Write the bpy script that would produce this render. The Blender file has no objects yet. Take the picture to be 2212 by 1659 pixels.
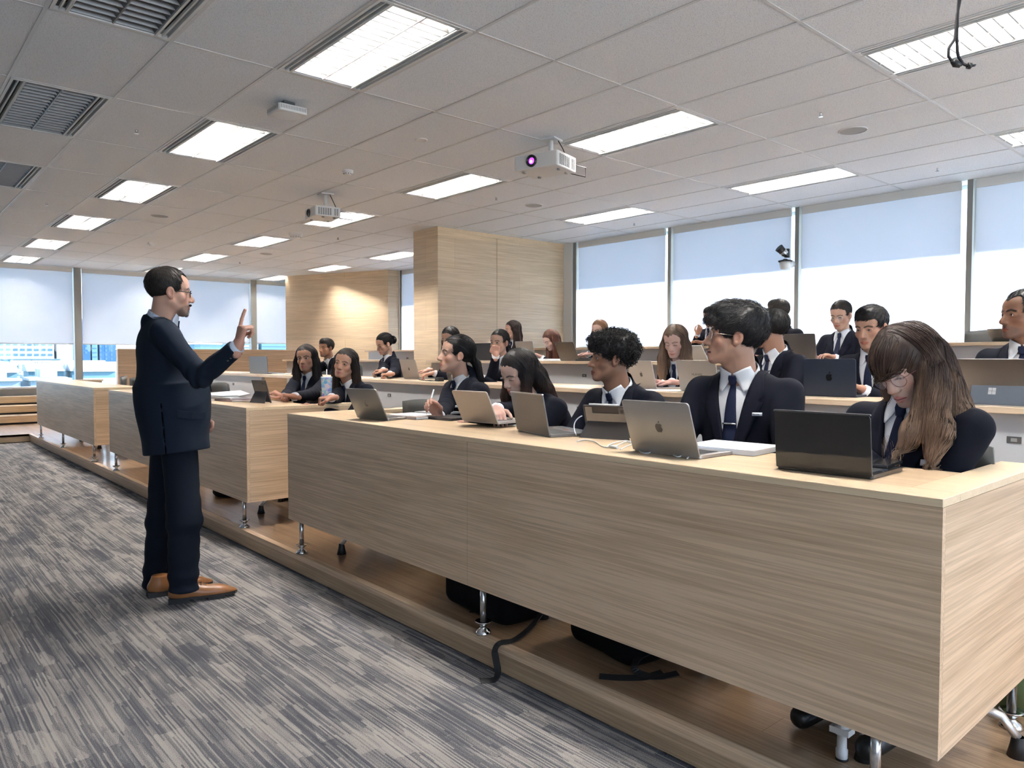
import bpy, bmesh, math, random
import numpy as np
from mathutils import Vector, Matrix, Euler

SC = bpy.context.scene
COL = SC.collection
PI = math.pi
RND = random.Random(7)
V3 = Vector
# ------------------------------------------------------------------ camera model (used to measure where things stand)
F_PX, YAW, PITCH, ZC = 1604.07, .721737, .0362125, 1.30
def ray(x, y):
    r, U = (x - 1106) / F_PX, -(y - 829.5) / F_PX
    cp, sp, cy, sy = math.cos(PITCH), math.sin(PITCH), math.cos(YAW), math.sin(YAW)
    d = cp + U * sp; Z = -sp + U * cp
    return V3((r * cy + d * sy, -r * sy + d * cy, Z))
def atz(x, y, z): v = ray(x, y); return v * ((z - ZC) / v.z) + V3((0, 0, ZC))
def atx(x, y, X): v = ray(x, y); return v * (X / v.x) + V3((0, 0, ZC))
def aty(x, y, Y): v = ray(x, y); return v * (Y / v.y) + V3((0, 0, ZC))
def atd(x, y, d): return ray(x, y) * d + V3((0, 0, ZC))
# ------------------------------------------------------------------ objects
def wmat(o):
    m = o.matrix_basis.copy()
    while o.parent: o = o.parent; m = o.matrix_basis @ m
    return m
def tag(o, label=None, cat=None, group=None, kind=None):
    if label: o['label'] = label
    if cat: o['category'] = cat
    if group: o['group'] = group
    if kind: o['kind'] = kind
    return o
def thing(name, label, cat, loc=(0, 0, 0), rz=0, group=None):
    o = bpy.data.objects.new(name, None); COL.objects.link(o)
    o.location = loc; o.rotation_euler = (0, 0, rz); o.empty_display_size = .05
    o.matrix_basis = Matrix.LocRotScale(V3(loc), Euler((0, 0, rz)), None)
    return tag(o, label, cat, group)
def copy_tree(o, parent=None):
    c = o.copy(); COL.objects.link(c); c.parent = parent
    for ch in [x for x in o.children]: copy_tree(ch, c)
    return c
def place(o, loc, rz=0, label=None, group=None):
    o.location = loc; o.rotation_euler = (0, 0, rz)
    o.matrix_basis = Matrix.LocRotScale(V3(loc), Euler((0, 0, rz)), None)
    if label: o['label'] = label
    if group: o['group'] = group
    return o
def mesh_np(V, F, M=None):
    """mesh from numpy verts and quad/tri faces (list or array)"""
    me = bpy.data.meshes.new('m')
    V = np.asarray(V, dtype=np.float32); F = np.asarray(F, dtype=np.int32)
    me.vertices.add(len(V)); me.vertices.foreach_set('co', V.ravel())
    k = F.shape[1]
    me.loops.add(F.size); me.loops.foreach_set('vertex_index', F.ravel())
    me.polygons.add(len(F)); me.polygons.foreach_set('loop_start', np.arange(0, F.size, k, dtype=np.int32))
    me.polygons.foreach_set('loop_total', np.full(len(F), k, dtype=np.int32)) if False else None
    if M is not None: me.polygons.foreach_set('material_index', np.asarray(M, dtype=np.int32))
    me.polygons.foreach_set('use_smooth', np.ones(len(F), dtype=bool))
    me.update(calc_edges=True)
    return me
def obj_me(name, me, mats, parent=None, origin=None):
    """link a mesh given in world coordinates"""
    if not isinstance(mats, (list, tuple)): mats = [mats]
    for m in mats: me.materials.append(m)
    o = bpy.data.objects.new(name, me); COL.objects.link(o)
    if parent is not None:
        me.transform(wmat(parent).inverted()); o.parent = parent
    elif origin is not None:
        me.transform(Matrix.Translation(-V3(origin))); o.location = origin
        o.matrix_basis = Matrix.Translation(V3(origin))
    return o
def colattr(me, C):
    a = me.color_attributes.new('Col', 'FLOAT_COLOR', 'POINT')
    A = np.ones((len(C), 4), dtype=np.float32); A[:, :3] = C
    a.data.foreach_set('color', A.ravel())
class MB:
    def __init__(s): s.v = []; s.f = []; s.m = []; s.sm = []
    def add(s, vs, fs, m=0, sm=False, M=None):
        b = len(s.v)
        s.v += [tuple(M @ V3(v)) if M is not None else tuple(v) for v in vs]
        for f in fs: s.f.append([b + i for i in f]); s.m.append(m); s.sm.append(sm)
        return s
    def box(s, x0, x1, y0, y1, z0, z1, m=0, M=None):
        return s.add([(x0,y0,z0),(x1,y0,z0),(x1,y1,z0),(x0,y1,z0),(x0,y0,z1),(x1,y0,z1),(x1,y1,z1),(x0,y1,z1)],
                     [(0,3,2,1),(4,5,6,7),(0,1,5,4),(1,2,6,5),(2,3,7,6),(3,0,4,7)], m, False, M)
    def cbox(s, c, d, m=0, M=None):
        return s.box(c[0]-d[0]/2, c[0]+d[0]/2, c[1]-d[1]/2, c[1]+d[1]/2, c[2]-d[2]/2, c[2]+d[2]/2, m, M)
    def prism(s, poly, z0, z1, m=0, M=None):
        n = len(poly)
        return s.add([(x, y, z0) for x, y in poly] + [(x, y, z1) for x, y in poly],
                     [tuple(range(n))[::-1], tuple(range(n, 2*n))] + [(i, (i+1) % n, n+(i+1) % n, n+i) for i in range(n)], m, False, M)
    def tube(s, path, r, n=8, m=0, M=None, caps=True, flat=1.0):
        P = [V3(p) for p in path]; k = len(P)
        R = r if isinstance(r, (list, tuple)) else [r]*k
        vs = []; up = None
        for i in range(k):
            t = (P[min(i+1, k-1)] - P[max(i-1, 0)]).normalized()
            if up is None:
                up = V3((0, 0, 1)) if abs(t.z) < .9 else V3((1, 0, 0))
            a = t.cross(up)
            if a.length < 1e-6: a = t.orthogonal()
            a.normalize(); b = a.cross(t).normalized(); up = b
            for j in range(n):
                th = 2*PI*j/n
                vs.append(P[i] + a*math.cos(th)*R[i] + b*math.sin(th)*R[i]*flat)
        fs = [(i*n+j, i*n+(j+1) % n, (i+1)*n+(j+1) % n, (i+1)*n+j) for i in range(k-1) for j in range(n)]
        b0 = len(s.v); s.add(vs, fs, m, True, M)
        if caps:
            s.f += [[b0+j for j in range(n)][::-1], [b0+(k-1)*n+j for j in range(n)]]; s.m += [m, m]; s.sm += [False, False]
        return s
    def cyl(s, p0, p1, r0, r1=None, n=16, m=0, M=None): return s.tube([p0, p1], [r0, r0 if r1 is None else r1], n, m, M)
    def lathe(s, prof, c=(0, 0, 0), n=20, m=0, M=None, sm=True):
        vs = [(c[0]+r*math.cos(2*PI*j/n), c[1]+r*math.sin(2*PI*j/n), c[2]+z) for r, z in prof for j in range(n)]
        fs = [(i*n+j, i*n+(j+1) % n, (i+1)*n+(j+1) % n, (i+1)*n+j) for i in range(len(prof)-1) for j in range(n)]
        return s.add(vs, fs, m, sm, M)
    def rbox(s, x0, x1, y0, y1, z0, z1, r, m=0, M=None, seg=4):
        """rounded-corner plate (rounded in xy)"""
        pts = []
        for cx, cy, a0 in ((x1-r, y1-r, 0), (x0+r, y1-r, 90), (x0+r, y0+r, 180), (x1-r, y0+r, 270)):
            for k in range(seg+1):
                a = math.radians(a0 + 90*k/seg); pts.append((cx+r*math.cos(a), cy+r*math.sin(a)))
        return s.prism(pts, z0, z1, m, M)
    def build(s, name, mats, parent=None, world=True, bevel=0, origin=None, seg=1):
        me = bpy.data.meshes.new(name)
        me.from_pydata([tuple(v) for v in s.v], [], s.f)
        if not isinstance(mats, (list, tuple)): mats = [mats]
        for mt in mats: me.materials.append(mt)
        me.polygons.foreach_set('material_index', s.m)
        me.polygons.foreach_set('use_smooth', s.sm); me.update()
        o = bpy.data.objects.new(name, me); COL.objects.link(o)
        if parent is not None:
            if world: me.transform(wmat(parent).inverted())
            o.parent = parent
        elif origin is not None:
            me.transform(Matrix.Translation(-V3(origin))); o.location = origin; o.matrix_basis = Matrix.Translation(V3(origin))
        if bevel:
            b = o.modifiers.new('b', 'BEVEL'); b.width = bevel; b.segments = seg; b.limit_method = 'ANGLE'; b.angle_limit = .7
        return o
def struct(o): o['kind'] = 'structure'; return o
# ------------------------------------------------------------------ materials
def newmat(name):
    m = bpy.data.materials.new(name); m.use_nodes = True
    nt = m.node_tree; b = nt.nodes['Principled BSDF']
    return m, nt, b
def rgb(c): return (c[0], c[1], c[2], 1)
def mat(name, col, rough=.5, metal=0, spec=.5, bump=0, bscale=200, var=0, vscale=8, **k):
    m, nt, b = newmat(name)
    b.inputs['Base Color'].default_value = rgb(col); b.inputs['Roughness'].default_value = rough
    b.inputs['Metallic'].default_value = metal; b.inputs['Specular IOR Level'].default_value = spec
    if 'trans' in k: b.inputs['Transmission Weight'].default_value = k['trans']
    if 'alpha' in k: b.inputs['Alpha'].default_value = k['alpha']
    if 'emit' in k:
        b.inputs['Emission Color'].default_value = rgb(k.get('ecol', col)); b.inputs['Emission Strength'].default_value = k['emit']
    if bump or var:
        tc = nt.nodes.new('ShaderNodeTexCoord')
        if var:
            n = nt.nodes.new('ShaderNodeTexNoise'); n.inputs['Scale'].default_value = vscale; n.inputs['Detail'].default_value = 3
            nt.links.new(tc.outputs['Object'], n.inputs['Vector'])
            mx = nt.nodes.new('ShaderNodeMix'); mx.data_type = 'RGBA'
            nt.links.new(n.outputs['Fac'], mx.inputs['Factor'])
            mx.inputs['A'].default_value = rgb([c*(1-var) for c in col]); mx.inputs['B'].default_value = rgb([min(1, c*(1+var)) for c in col])
            nt.links.new(mx.outputs['Result'], b.inputs['Base Color'])
        if bump:
            n = nt.nodes.new('ShaderNodeTexNoise'); n.inputs['Scale'].default_value = bscale; n.inputs['Detail'].default_value = 2
            nt.links.new(tc.outputs['Object'], n.inputs['Vector'])
            bp = nt.nodes.new('ShaderNodeBump'); bp.inputs['Strength'].default_value = bump; bp.inputs['Distance'].default_value = .002
            nt.links.new(n.outputs['Fac'], bp.inputs['Height']); nt.links.new(bp.outputs['Normal'], b.inputs['Normal'])
    return m
def ramp(nt, stops):
    r = nt.nodes.new('ShaderNodeValToRGB'); e = r.color_ramp.elements
    e[0].position, e[0].color = stops[0][0], rgb(stops[0][1]); e[1].position, e[1].color = stops[-1][0], rgb(stops[-1][1])
    for p, c in stops[1:-1]:
        x = e.new(p); x.color = rgb(c)
    return r
def wood(name, dark, light, grain='y', rough=.45, scale=1.0, planks=None, seed=0.0, coat=0):
    """wood grain running along one axis"""
    m, nt, b = newmat(name); L = nt.links.new
    tc = nt.nodes.new('ShaderNodeTexCoord')
    def mapped(s_al, s_ac, off=0):
        mp = nt.nodes.new('ShaderNodeMapping')
        sc = {'x': (s_al, s_ac, s_ac), 'y': (s_ac, s_al, s_ac), 'z': (s_ac, s_ac, s_al), 'h': (s_al, s_al, s_ac)}[grain]
        mp.inputs['Scale'].default_value = [q*scale for q in sc]; mp.inputs['Location'].default_value = (seed+off, seed*1.7, seed+.3)
        L(tc.outputs['Object'], mp.inputs['Vector']); return mp
    n1 = nt.nodes.new('ShaderNodeTexNoise'); n1.inputs['Scale'].default_value = 1; n1.inputs['Detail'].default_value = 5; n1.inputs['Distortion'].default_value = .3
    L(mapped(.40, 6).outputs[0], n1.inputs['Vector'])
    w = nt.nodes.new('ShaderNodeMath'); w.operation = 'MULTIPLY'; w.inputs[1].default_value = 9
    L(n1.outputs['Fac'], w.inputs[0])
    s1 = nt.nodes.new('ShaderNodeMath'); s1.operation = 'SINE'
    w2 = nt.nodes.new('ShaderNodeMath'); w2.operation = 'MULTIPLY'; w2.inputs[1].default_value = 3.2; L(w.outputs[0], w2.inputs[0]); L(w2.outputs[0], s1.inputs[0])
    n2 = nt.nodes.new('ShaderNodeTexNoise'); n2.inputs['Scale'].default_value = 1; n2.inputs['Detail'].default_value = 4; n2.inputs['Roughness'].default_value = .6
    L(mapped(2.2, 130, 3).outputs[0], n2.inputs['Vector'])
    a = nt.nodes.new('ShaderNodeMath'); a.operation = 'MULTIPLY_ADD'; a.inputs[1].default_value = .055; L(s1.outputs[0], a.inputs[0])
    L(n2.outputs['Fac'], a.inputs[2])
    n3 = nt.nodes.new('ShaderNodeTexNoise'); n3.inputs['Scale'].default_value = 1; n3.inputs['Detail'].default_value = 2
    L(mapped(.35, 1.6, 9).outputs[0], n3.inputs['Vector'])
    a2 = nt.nodes.new('ShaderNodeMath'); a2.operation = 'MULTIPLY_ADD'; a2.inputs[1].default_value = .22; L(n3.outputs['Fac'], a2.inputs[0]); 
    a3 = nt.nodes.new('ShaderNodeMath'); a3.operation = 'SUBTRACT'; a3.inputs[1].default_value = .11; L(a.outputs[0], a3.inputs[0]); L(a3.outputs[0], a2.inputs[2])
    mid = [ (p+q)/2 for p, q in zip(dark, light)]
    r = ramp(nt, [(.28, dark), (.5, mid), (.66, light)])
    L(a2.outputs[0], r.inputs['Fac'])
    col = r.outputs['Color']
    if planks:
        # darker joints every `planks` metres across, staggered along the grain
        mp = nt.nodes.new('ShaderNodeMapping'); L(tc.outputs['Object'], mp.inputs['Vector'])
        if planks[0] == 'z':   # vertical face: horizontal courses
            cmb = nt.nodes.new('ShaderNodeSeparateXYZ'); L(tc.outputs['Object'], cmb.inputs[0])
            cc = nt.nodes.new('ShaderNodeCombineXYZ'); ad = nt.nodes.new('ShaderNodeMath'); L(cmb.outputs['X'], ad.inputs[0]); L(cmb.outputs['Y'], ad.inputs[1])
            L(ad.outputs[0], cc.inputs['X']); L(cmb.outputs['Z'], cc.inputs['Y']); src = cc.outputs[0]
        else: 
            mp.inputs['Rotation'].default_value = (0, 0, PI/2); src = mp.outputs[0]
        br = nt.nodes.new('ShaderNodeTexBrick'); L(src, br.inputs['Vector'])
        br.inputs['Scale'].default_value = 1; br.inputs['Brick Width'].default_value = planks[2]; br.inputs['Row Height'].default_value = planks[1]
        br.inputs['Mortar Size'].default_value = .0012; br.inputs['Color1'].default_value = (1,1,1,1); br.inputs['Color2'].default_value = (.87,.88,.9,1); br.inputs['Mortar'].default_value = (.55,.5,.45,1)
        mx = nt.nodes.new('ShaderNodeMix'); mx.data_type = 'RGBA'; mx.blend_type = 'MULTIPLY'; mx.inputs['Factor'].default_value = 1
        L(col, mx.inputs['A']); L(br.outputs['Color'], mx.inputs['B']); col = mx.outputs['Result']
    L(col, b.inputs['Base Color'])
    b.inputs['Roughness'].default_value = rough
    if coat: b.inputs['Coat Weight'].default_value = coat; b.inputs['Coat Roughness'].default_value = .12
    bp = nt.nodes.new('ShaderNodeBump'); bp.inputs['Strength'].default_value = .25; bp.inputs['Distance'].default_value = .001
    L(n2.outputs['Fac'], bp.inputs['Height']); L(bp.outputs['Normal'], b.inputs['Normal'])
    return m
def carpet_mat():
    m, nt, b = newmat('carpet'); L = nt.links.new; N = nt.nodes.new
    tc = N('ShaderNodeTexCoord'); sp = N('ShaderNodeSeparateXYZ'); L(tc.outputs['Object'], sp.inputs[0])
    def math_(op, a, bb=None, c=None):
        n = N('ShaderNodeMath'); n.operation = op
        for i, q in enumerate((a, bb, c)):
            if q is None: continue
            if isinstance(q, (int, float)): n.inputs[i].default_value = q
            else: L(q, n.inputs[i])
        return n.outputs[0]
    x, y = sp.outputs['X'], sp.outputs['Y']
    # wobble
    nw = N('ShaderNodeTexNoise'); nw.inputs['Scale'].default_value = 3; L(tc.outputs['Object'], nw.inputs['Vector'])
    xw = math_('MULTIPLY_ADD', nw.outputs['Fac'], .012, x)
    row = math_('FLOOR', math_('MULTIPLY', xw, 170.0))          # ribs about 1 cm wide, running away from the viewer
    wn = N('ShaderNodeTexWhiteNoise'); wn.noise_dimensions = '1D'; L(row, wn.inputs['W'])
    yy = math_('MULTIPLY_ADD', wn.outputs['Value'], 7.0, math_('MULTIPLY', y, 2.6))
    cell = N('ShaderNodeCombineXYZ'); L(row, cell.inputs['X']); L(math_('FLOOR', yy), cell.inputs['Y'])
    w2 = N('ShaderNodeTexWhiteNoise'); w2.noise_dimensions = '2D'; L(cell.outputs[0], w2.inputs['Vector'])
    # slow patches: cm-scale blocks of light and dark
    mp = N('ShaderNodeMapping'); mp.inputs['Scale'].default_value = (7.0, 2.6, 1); L(tc.outputs['Object'], mp.inputs['Vector'])
    n1 = N('ShaderNodeTexNoise'); n1.inputs['Scale'].default_value = 1; n1.inputs['Detail'].default_value = 3; L(mp.outputs[0], n1.inputs['Vector'])
    mp2 = N('ShaderNodeMapping'); mp2.inputs['Scale'].default_value = (14, 4, 1); L(tc.outputs['Object'], mp2.inputs['Vector'])
    vo = N('ShaderNodeTexVoronoi'); vo.distance = 'CHEBYCHEV'; L(mp2.outputs[0], vo.inputs['Vector']); vo.inputs['Scale'].default_value = 1
    vs = N('ShaderNodeSeparateColor'); L(vo.outputs['Color'], vs.inputs[0])
    t = math_('ADD', math_('MULTIPLY', w2.outputs['Value'], .62), math_('MULTIPLY', n1.outputs['Fac'], 1.0))
    t = math_('ADD', t, math_('MULTIPLY', vs.outputs[0], .38))
    # pile speckle
    n4 = N('ShaderNodeTexNoise'); n4.inputs['Scale'].default_value = 330; n4.inputs['Detail'].default_value = 1; L(tc.outputs['Object'], n4.inputs['Vector'])
    t = math_('ADD', t, math_('MULTIPLY', math_('SUBTRACT', n4.outputs['Fac'], .5), 1.25))
    r = ramp(nt, [(.0, (.082,.084,.096)), (.30, (.125,.125,.138)), (.46, (.185,.178,.18)), (.64, (.33,.30,.28)), (1.0, (.42,.385,.35))])
    L(math_('MULTIPLY', math_('SUBTRACT', t, .48), .95), r.inputs['Fac'])
    L(r.outputs['Color'], b.inputs['Base Color']); b.inputs['Roughness'].default_value = .95; b.inputs['Specular IOR Level'].default_value = .1
    bp = N('ShaderNodeBump'); bp.inputs['Strength'].default_value = .6; bp.inputs['Distance'].default_value = .004
    L(n4.outputs['Fac'], bp.inputs['Height']); L(bp.outputs['Normal'], b.inputs['Normal'])
    return m
def tile_mat():
    m, nt, b = newmat('ceiling_tile'); L = nt.links.new; N = nt.nodes.new
    tc = N('ShaderNodeTexCoord')
    n = N('ShaderNodeTexNoise'); n.inputs['Scale'].default_value = 170; n.inputs['Detail'].default_value = 2; L(tc.outputs['Object'], n.inputs['Vector'])
    r = ramp(nt, [(.30, (.55,.56,.57)), (.46, (.80,.82,.84)), (1, (.86,.88,.90))]); L(n.outputs['Fac'], r.inputs['Fac'])
    L(r.outputs['Color'], b.inputs['Base Color']); b.inputs['Roughness'].default_value = .9; b.inputs['Specular IOR Level'].default_value = .2
    return m
def attr_mat(name, rough=.5, spec=.4, sss=0, bump=0, bscale=300, streak=False):
    m, nt, b = newmat(name); L = nt.links.new
    a = nt.nodes.new('ShaderNodeAttribute'); a.attribute_name = 'Col'
    L(a.outputs['Color'], b.inputs['Base Color']); b.inputs['Roughness'].default_value = rough; b.inputs['Specular IOR Level'].default_value = spec
    if sss:
        b.inputs['Subsurface Weight'].default_value = sss; b.inputs['Subsurface Radius'].default_value = (.008, .004, .002)
    if bump:
        tc = nt.nodes.new('ShaderNodeTexCoord'); n = nt.nodes.new('ShaderNodeTexNoise'); n.inputs['Scale'].default_value = bscale; n.inputs['Detail'].default_value = 2
        L(tc.outputs['Object'], n.inputs['Vector'])
        bp = nt.nodes.new('ShaderNodeBump'); bp.inputs['Strength'].default_value = bump; bp.inputs['Distance'].default_value = .001
        L(n.outputs['Fac'], bp.inputs['Height']); L(bp.outputs['Normal'], b.inputs['Normal'])
    return m
M = {}
OAK_D, OAK_L = (.44,.308,.192), (.70,.518,.350)
M['oak_y'] = wood('oak_y', OAK_D, OAK_L, 'y', .42)
M['oak_x'] = wood('oak_x', OAK_D, OAK_L, 'x', .42)
M['oak_top'] = wood('oak_top', (.52,.36,.21), (.74,.55,.36), 'y', .3)
M['oak_edge'] = wood('oak_edge', (.66,.50,.32), (.76,.60,.40), 'y', .35)
M['oak_wall'] = wood('oak_wall', (.60,.45,.285), (.80,.635,.43), 'h', .4, planks=('z', .42, 2.4))
M['floor_wood'] = wood('floor_wood', (.27,.165,.09), (.46,.30,.175), 'y', .28, coat=.35, planks=('f', .14, 1.2))
M['riser'] = wood('riser', (.30,.20,.115), (.50,.355,.22), 'y', .4)
M['riser_x'] = wood('riser_x', (.38,.27,.165), (.62,.46,.30), 'x', .4)
M['carpet'] = carpet_mat()
M['tile'] = tile_mat()
M['tbar'] = mat('tbar', (.62,.62,.61), .4)
M['white_paint'] = mat('white_paint', (.74,.74,.73), .6)
M['grey_paint'] = mat('grey_paint', (.30,.31,.33), .7)
M['laminate'] = mat('laminate', (.55,.56,.58), .3)
M['steel'] = mat('steel', (.62,.61,.60), .25, 1)
M['chrome'] = mat('chrome', (.75,.75,.75), .12, 1)
M['alu'] = mat('alu', (.42,.41,.40), .38, .9)
M['alu_light'] = mat('alu_light', (.55,.53,.51), .36, .85)
M['alu_gold'] = mat('alu_gold', (.56,.51,.46), .42, .6)
M['alu_dark'] = mat('alu_dark', (.17,.165,.165), .35, .85)
M['midnight'] = mat('midnight', (.035,.045,.07), .35, .6)
M['black_gloss'] = mat('black_gloss', (.025,.024,.024), .08, 0, .6)
M['black'] = mat('black', (.012,.012,.013), .5)
M['black_cloth'] = mat('black_cloth', (.004,.004,.005), .9, spec=.1, bump=.5, bscale=300)
M['chair_grey'] = mat('chair_grey', (.085,.085,.08), .45)
M['white_plastic'] = mat('white_plastic', (.72,.71,.69), .4)
M['grey_plastic'] = mat('grey_plastic', (.30,.30,.29), .45)
M['dark_grey'] = mat('dark_grey', (.08,.08,.08), .5)
M['louvre_off'] = mat('louvre_off', (.16,.16,.16), .35, .6)
M['louvre'] = mat('louvre', (.42,.41,.40), .4, .1)
M['reflector'] = mat('reflector', (.55,.54,.53), .35, .2)
M['mullion'] = mat('mullion', (.27,.27,.26), .45, .3)
M['frame_white'] = mat('frame_white', (.70,.70,.68), .5)
M['paper'] = mat('paper', (.80,.80,.79), .7)
M['screen'] = mat('screen', (.02,.02,.025), .1, ecol=(.6,.7,.9), emit=.6)
M['keys'] = mat('keys', (.03,.03,.03), .5)
M['tube'] = mat('tube', (.9,.9,.9), .5, ecol=(1.0,.965,.92), emit=185)
M['slate'] = mat('slate', (.10,.12,.15), .4, .4)
M['logo'] = mat('logo', (.10,.09,.08), .3, .3)
M['logo_dark'] = mat('logo_dark', (.012,.013,.016), .2, .5)
M['logo_light'] = mat('logo_light', (.55,.56,.58), .3, .5)
# ------------------------------------------------------------------ implicit surfaces (numpy), meshed with surface nets
A_ = lambda *a: np.array(a, dtype=np.float32)
def vl(q): return np.sqrt((q*q).sum(-1))
def sph(p, c, r): return vl(p - A_(*c)) - r
def ell(p, c, r):
    q = p - A_(*c); r = A_(*r)
    k0 = vl(q / r); k1 = vl(q / (r*r)) + 1e-9
    return k0*(k0-1)/k1
def cap(p, a, b, ra, rb=None):
    a = A_(*a); b = A_(*b); rb = ra if rb is None else rb
    ba = b - a; q = p - a
    h = np.clip((q @ ba) / (ba @ ba + 1e-12), 0, 1)
    return vl(q - h[..., None]*ba) - (ra + (rb-ra)*h)
def smin(a, b, k):
    h = np.clip(.5 + .5*(b-a)/k, 0, 1)
    return b*(1-h) + a*h - k*h*(1-h)
def smax(a, b, k): return -smin(-a, -b, k)
def wob(p, f, seed=0):
    s = 0
    r = random.Random(seed)
    for i in range(4):
        d = A_(r.uniform(-1,1), r.uniform(-1,1), r.uniform(-1,1)); d /= np.linalg.norm(d)
        s = s + np.sin(p @ d * f * r.uniform(.7, 1.5) + r.uniform(0, 6))
    return s / 4
def sdf_mesh(f, lo, hi, h, B=4):
    lo = np.array(lo, dtype=np.float32); hi = np.array(hi, dtype=np.float32)
    nb = np.ceil((hi-lo)/(h*B)).astype(int) + 1; n = nb*B
    g = [lo[i] + (np.arange(nb[i])*B + (B-1)/2)*h for i in range(3)]
    C = np.stack(np.meshgrid(*g, indexing='ij'), -1).reshape(-1, 3).astype(np.float32)
    d = f(C)
    Vb = d.reshape(nb)
    V = np.repeat(np.repeat(np.repeat(Vb, B, 0), B, 1), B, 2).astype(np.float32)
    act = np.argwhere(np.abs(Vb) < h*B*1.25)
    if len(act):
        o = np.stack(np.meshgrid(*[np.arange(B)]*3, indexing='ij'), -1).reshape(-1, 3)
        idx = (act[:, None, :]*B + o[None]).reshape(-1, 3)
        P = (lo + idx*h).astype(np.float32)
        out = np.empty(len(P), dtype=np.float32)
        for s in range(0, len(P), 400000): out[s:s+400000] = f(P[s:s+400000])
        V[idx[:, 0], idx[:, 1], idx[:, 2]] = out
    V[0]=V[-1]=abs(h); V[:,0]=V[:,-1]=abs(h); V[:,:,0]=V[:,:,-1]=abs(h)
    S = V < 0
    c = np.zeros([k-1 for k in n], dtype=np.int8)
    for i in (0, 1):
        for j in (0, 1):
            for k in (0, 1): c += S[i:n[0]-1+i, j:n[1]-1+j, k:n[2]-1+k]
    idx = np.argwhere((c > 0) & (c < 8))
    ids = np.full(c.shape, -1, dtype=np.int32); ids[idx[:, 0], idx[:, 1], idx[:, 2]] = np.arange(len(idx))
    acc = np.zeros((len(idx), 3)); cnt = np.zeros(len(idx))
    for ax in range(3):
        o1, o2 = [a for a in range(3) if a != ax]
        for p in (0, 1):
            for q in (0, 1):
                a = np.zeros(3, int); a[o1] = p; a[o2] = q; b = a.copy(); b[ax] = 1
                ia, ib = idx+a, idx+b
                v0 = V[ia[:,0], ia[:,1], ia[:,2]]; v1 = V[ib[:,0], ib[:,1], ib[:,2]]
                x = (v0 < 0) != (v1 < 0)
                t = np.where(x, v0/np.where(x, v0-v1, 1), 0)
                pt = np.tile(a.astype(float), (len(idx), 1)); pt[:, ax] = t
                acc += pt*x[:, None]; cnt += x
    P = lo + (idx + acc/cnt[:, None])*h
    Fs = []
    for ax in range(3):
        o1, o2 = (ax+1) % 3, (ax+2) % 3
        sl0 = [slice(None)]*3; sl1 = [slice(None)]*3; sl0[ax] = slice(0, -1); sl1[ax] = slice(1, None)
        a, b = S[tuple(sl0)], S[tuple(sl1)]
        e = np.argwhere(a != b); e = e[(e[:, o1] > 0) & (e[:, o2] > 0) & (e[:, o1] < n[o1]-1) & (e[:, o2] < n[o2]-1)]
        def cell(d1, d2):
            q = e.copy(); q[:, o1] -= d1; q[:, o2] -= d2; return ids[q[:,0], q[:,1], q[:,2]]
        q = np.stack([cell(1,1), cell(0,1), cell(0,0), cell(1,0)], 1)
        fl = S[e[:,0], e[:,1], e[:,2]]
        q[~fl] = q[~fl][:, ::-1]
        q = q[(q >= 0).all(1)]
        Fs.append(q)
    return P.astype(np.float32), np.concatenate(Fs)
def join(parts):
    Vs, Fs, b = [], [], 0
    for v, f in parts: Vs.append(v); Fs.append(f + b); b += len(v)
    return np.concatenate(Vs), np.concatenate(Fs)
def grad(f, p, e=.002):
    g = np.stack([f(p + A_(e,0,0)) - f(p - A_(e,0,0)), f(p + A_(0,e,0)) - f(p - A_(0,e,0)), f(p + A_(0,0,e)) - f(p - A_(0,0,e))], -1)
    return g / (vl(g)[:, None] + 1e-9)
def tubes_np(paths, rad, nseg=3):
    """paths (N,K,3), rad (N,K) -> verts, quads"""
    N, K, _ = paths.shape
    t = np.gradient(paths, axis=1); t /= vl(t)[..., None] + 1e-9
    ref = np.where(np.abs(t[..., 2:3]) < .9, A_(0,0,1), A_(1,0,0))
    a = np.cross(t, ref); a /= vl(a)[..., None] + 1e-9; b = np.cross(t, a)
    V = []
    for j in range(nseg):
        th = 2*PI*j/nseg
        V.append(paths + (a*math.cos(th) + b*math.sin(th))*rad[..., None])
    V = np.stack(V, 2).reshape(-1, 3)     # index ((n*K)+k)*nseg + j
    base = (np.arange(N)[:, None]*K + np.arange(K-1)[None])*nseg
    F = []
    for j in range(nseg):
        j2 = (j+1) % nseg
        F.append(np.stack([base+j, base+j2, base+nseg+j2, base+nseg+j], -1).reshape(-1, 4))
    return V.astype(np.float32), np.concatenate(F)
# ------------------------------------------------------------------ people
M['skin'] = attr_mat('skin', .50, .28, sss=.12, bump=.15, bscale=500)
M['hair'] = attr_mat('hair', .5, .22)
def cloth(name, col, rough=.85, sheen=.0, bump=.35, bscale=900):
    m = mat(name, col, rough, spec=.12, bump=bump, bscale=bscale); m.node_tree.nodes['Principled BSDF'].inputs['Sheen Weight'].default_value = sheen
    return m
M['navy'] = cloth('navy_wool', (.0032,.0040,.0090))
M['navy_suit'] = cloth('navy_suit', (.0085,.0135,.024))
M['trouser'] = cloth('trouser', (.003,.0035,.006))
M['suit_trouser'] = cloth('suit_trouser', (.0065,.0095,.017))
M['lapel'] = cloth('lapel', (.0040,.0048,.0105))
M['shirt'] = cloth('white_shirt', (.70,.70,.71), .75, bump=.1)
M['shirt_blue'] = cloth('pale_blue_shirt', (.50,.56,.66), .75, bump=.1)
M['tie'] = cloth('tie', (.009,.013,.034), .6)
M['scarf_white'] = cloth('scarf_white', (.60,.62,.68), .6)
M['badge'] = mat('badge', (.62,.65,.70), .35)
M['navy_ink'] = mat('navy_ink', (.01,.015,.04), .4)
M['badge_name'] = mat('badge_name', (.55,.56,.56), .3)
M['silver'] = mat('silver', (.7,.7,.7), .2, 1)
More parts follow.
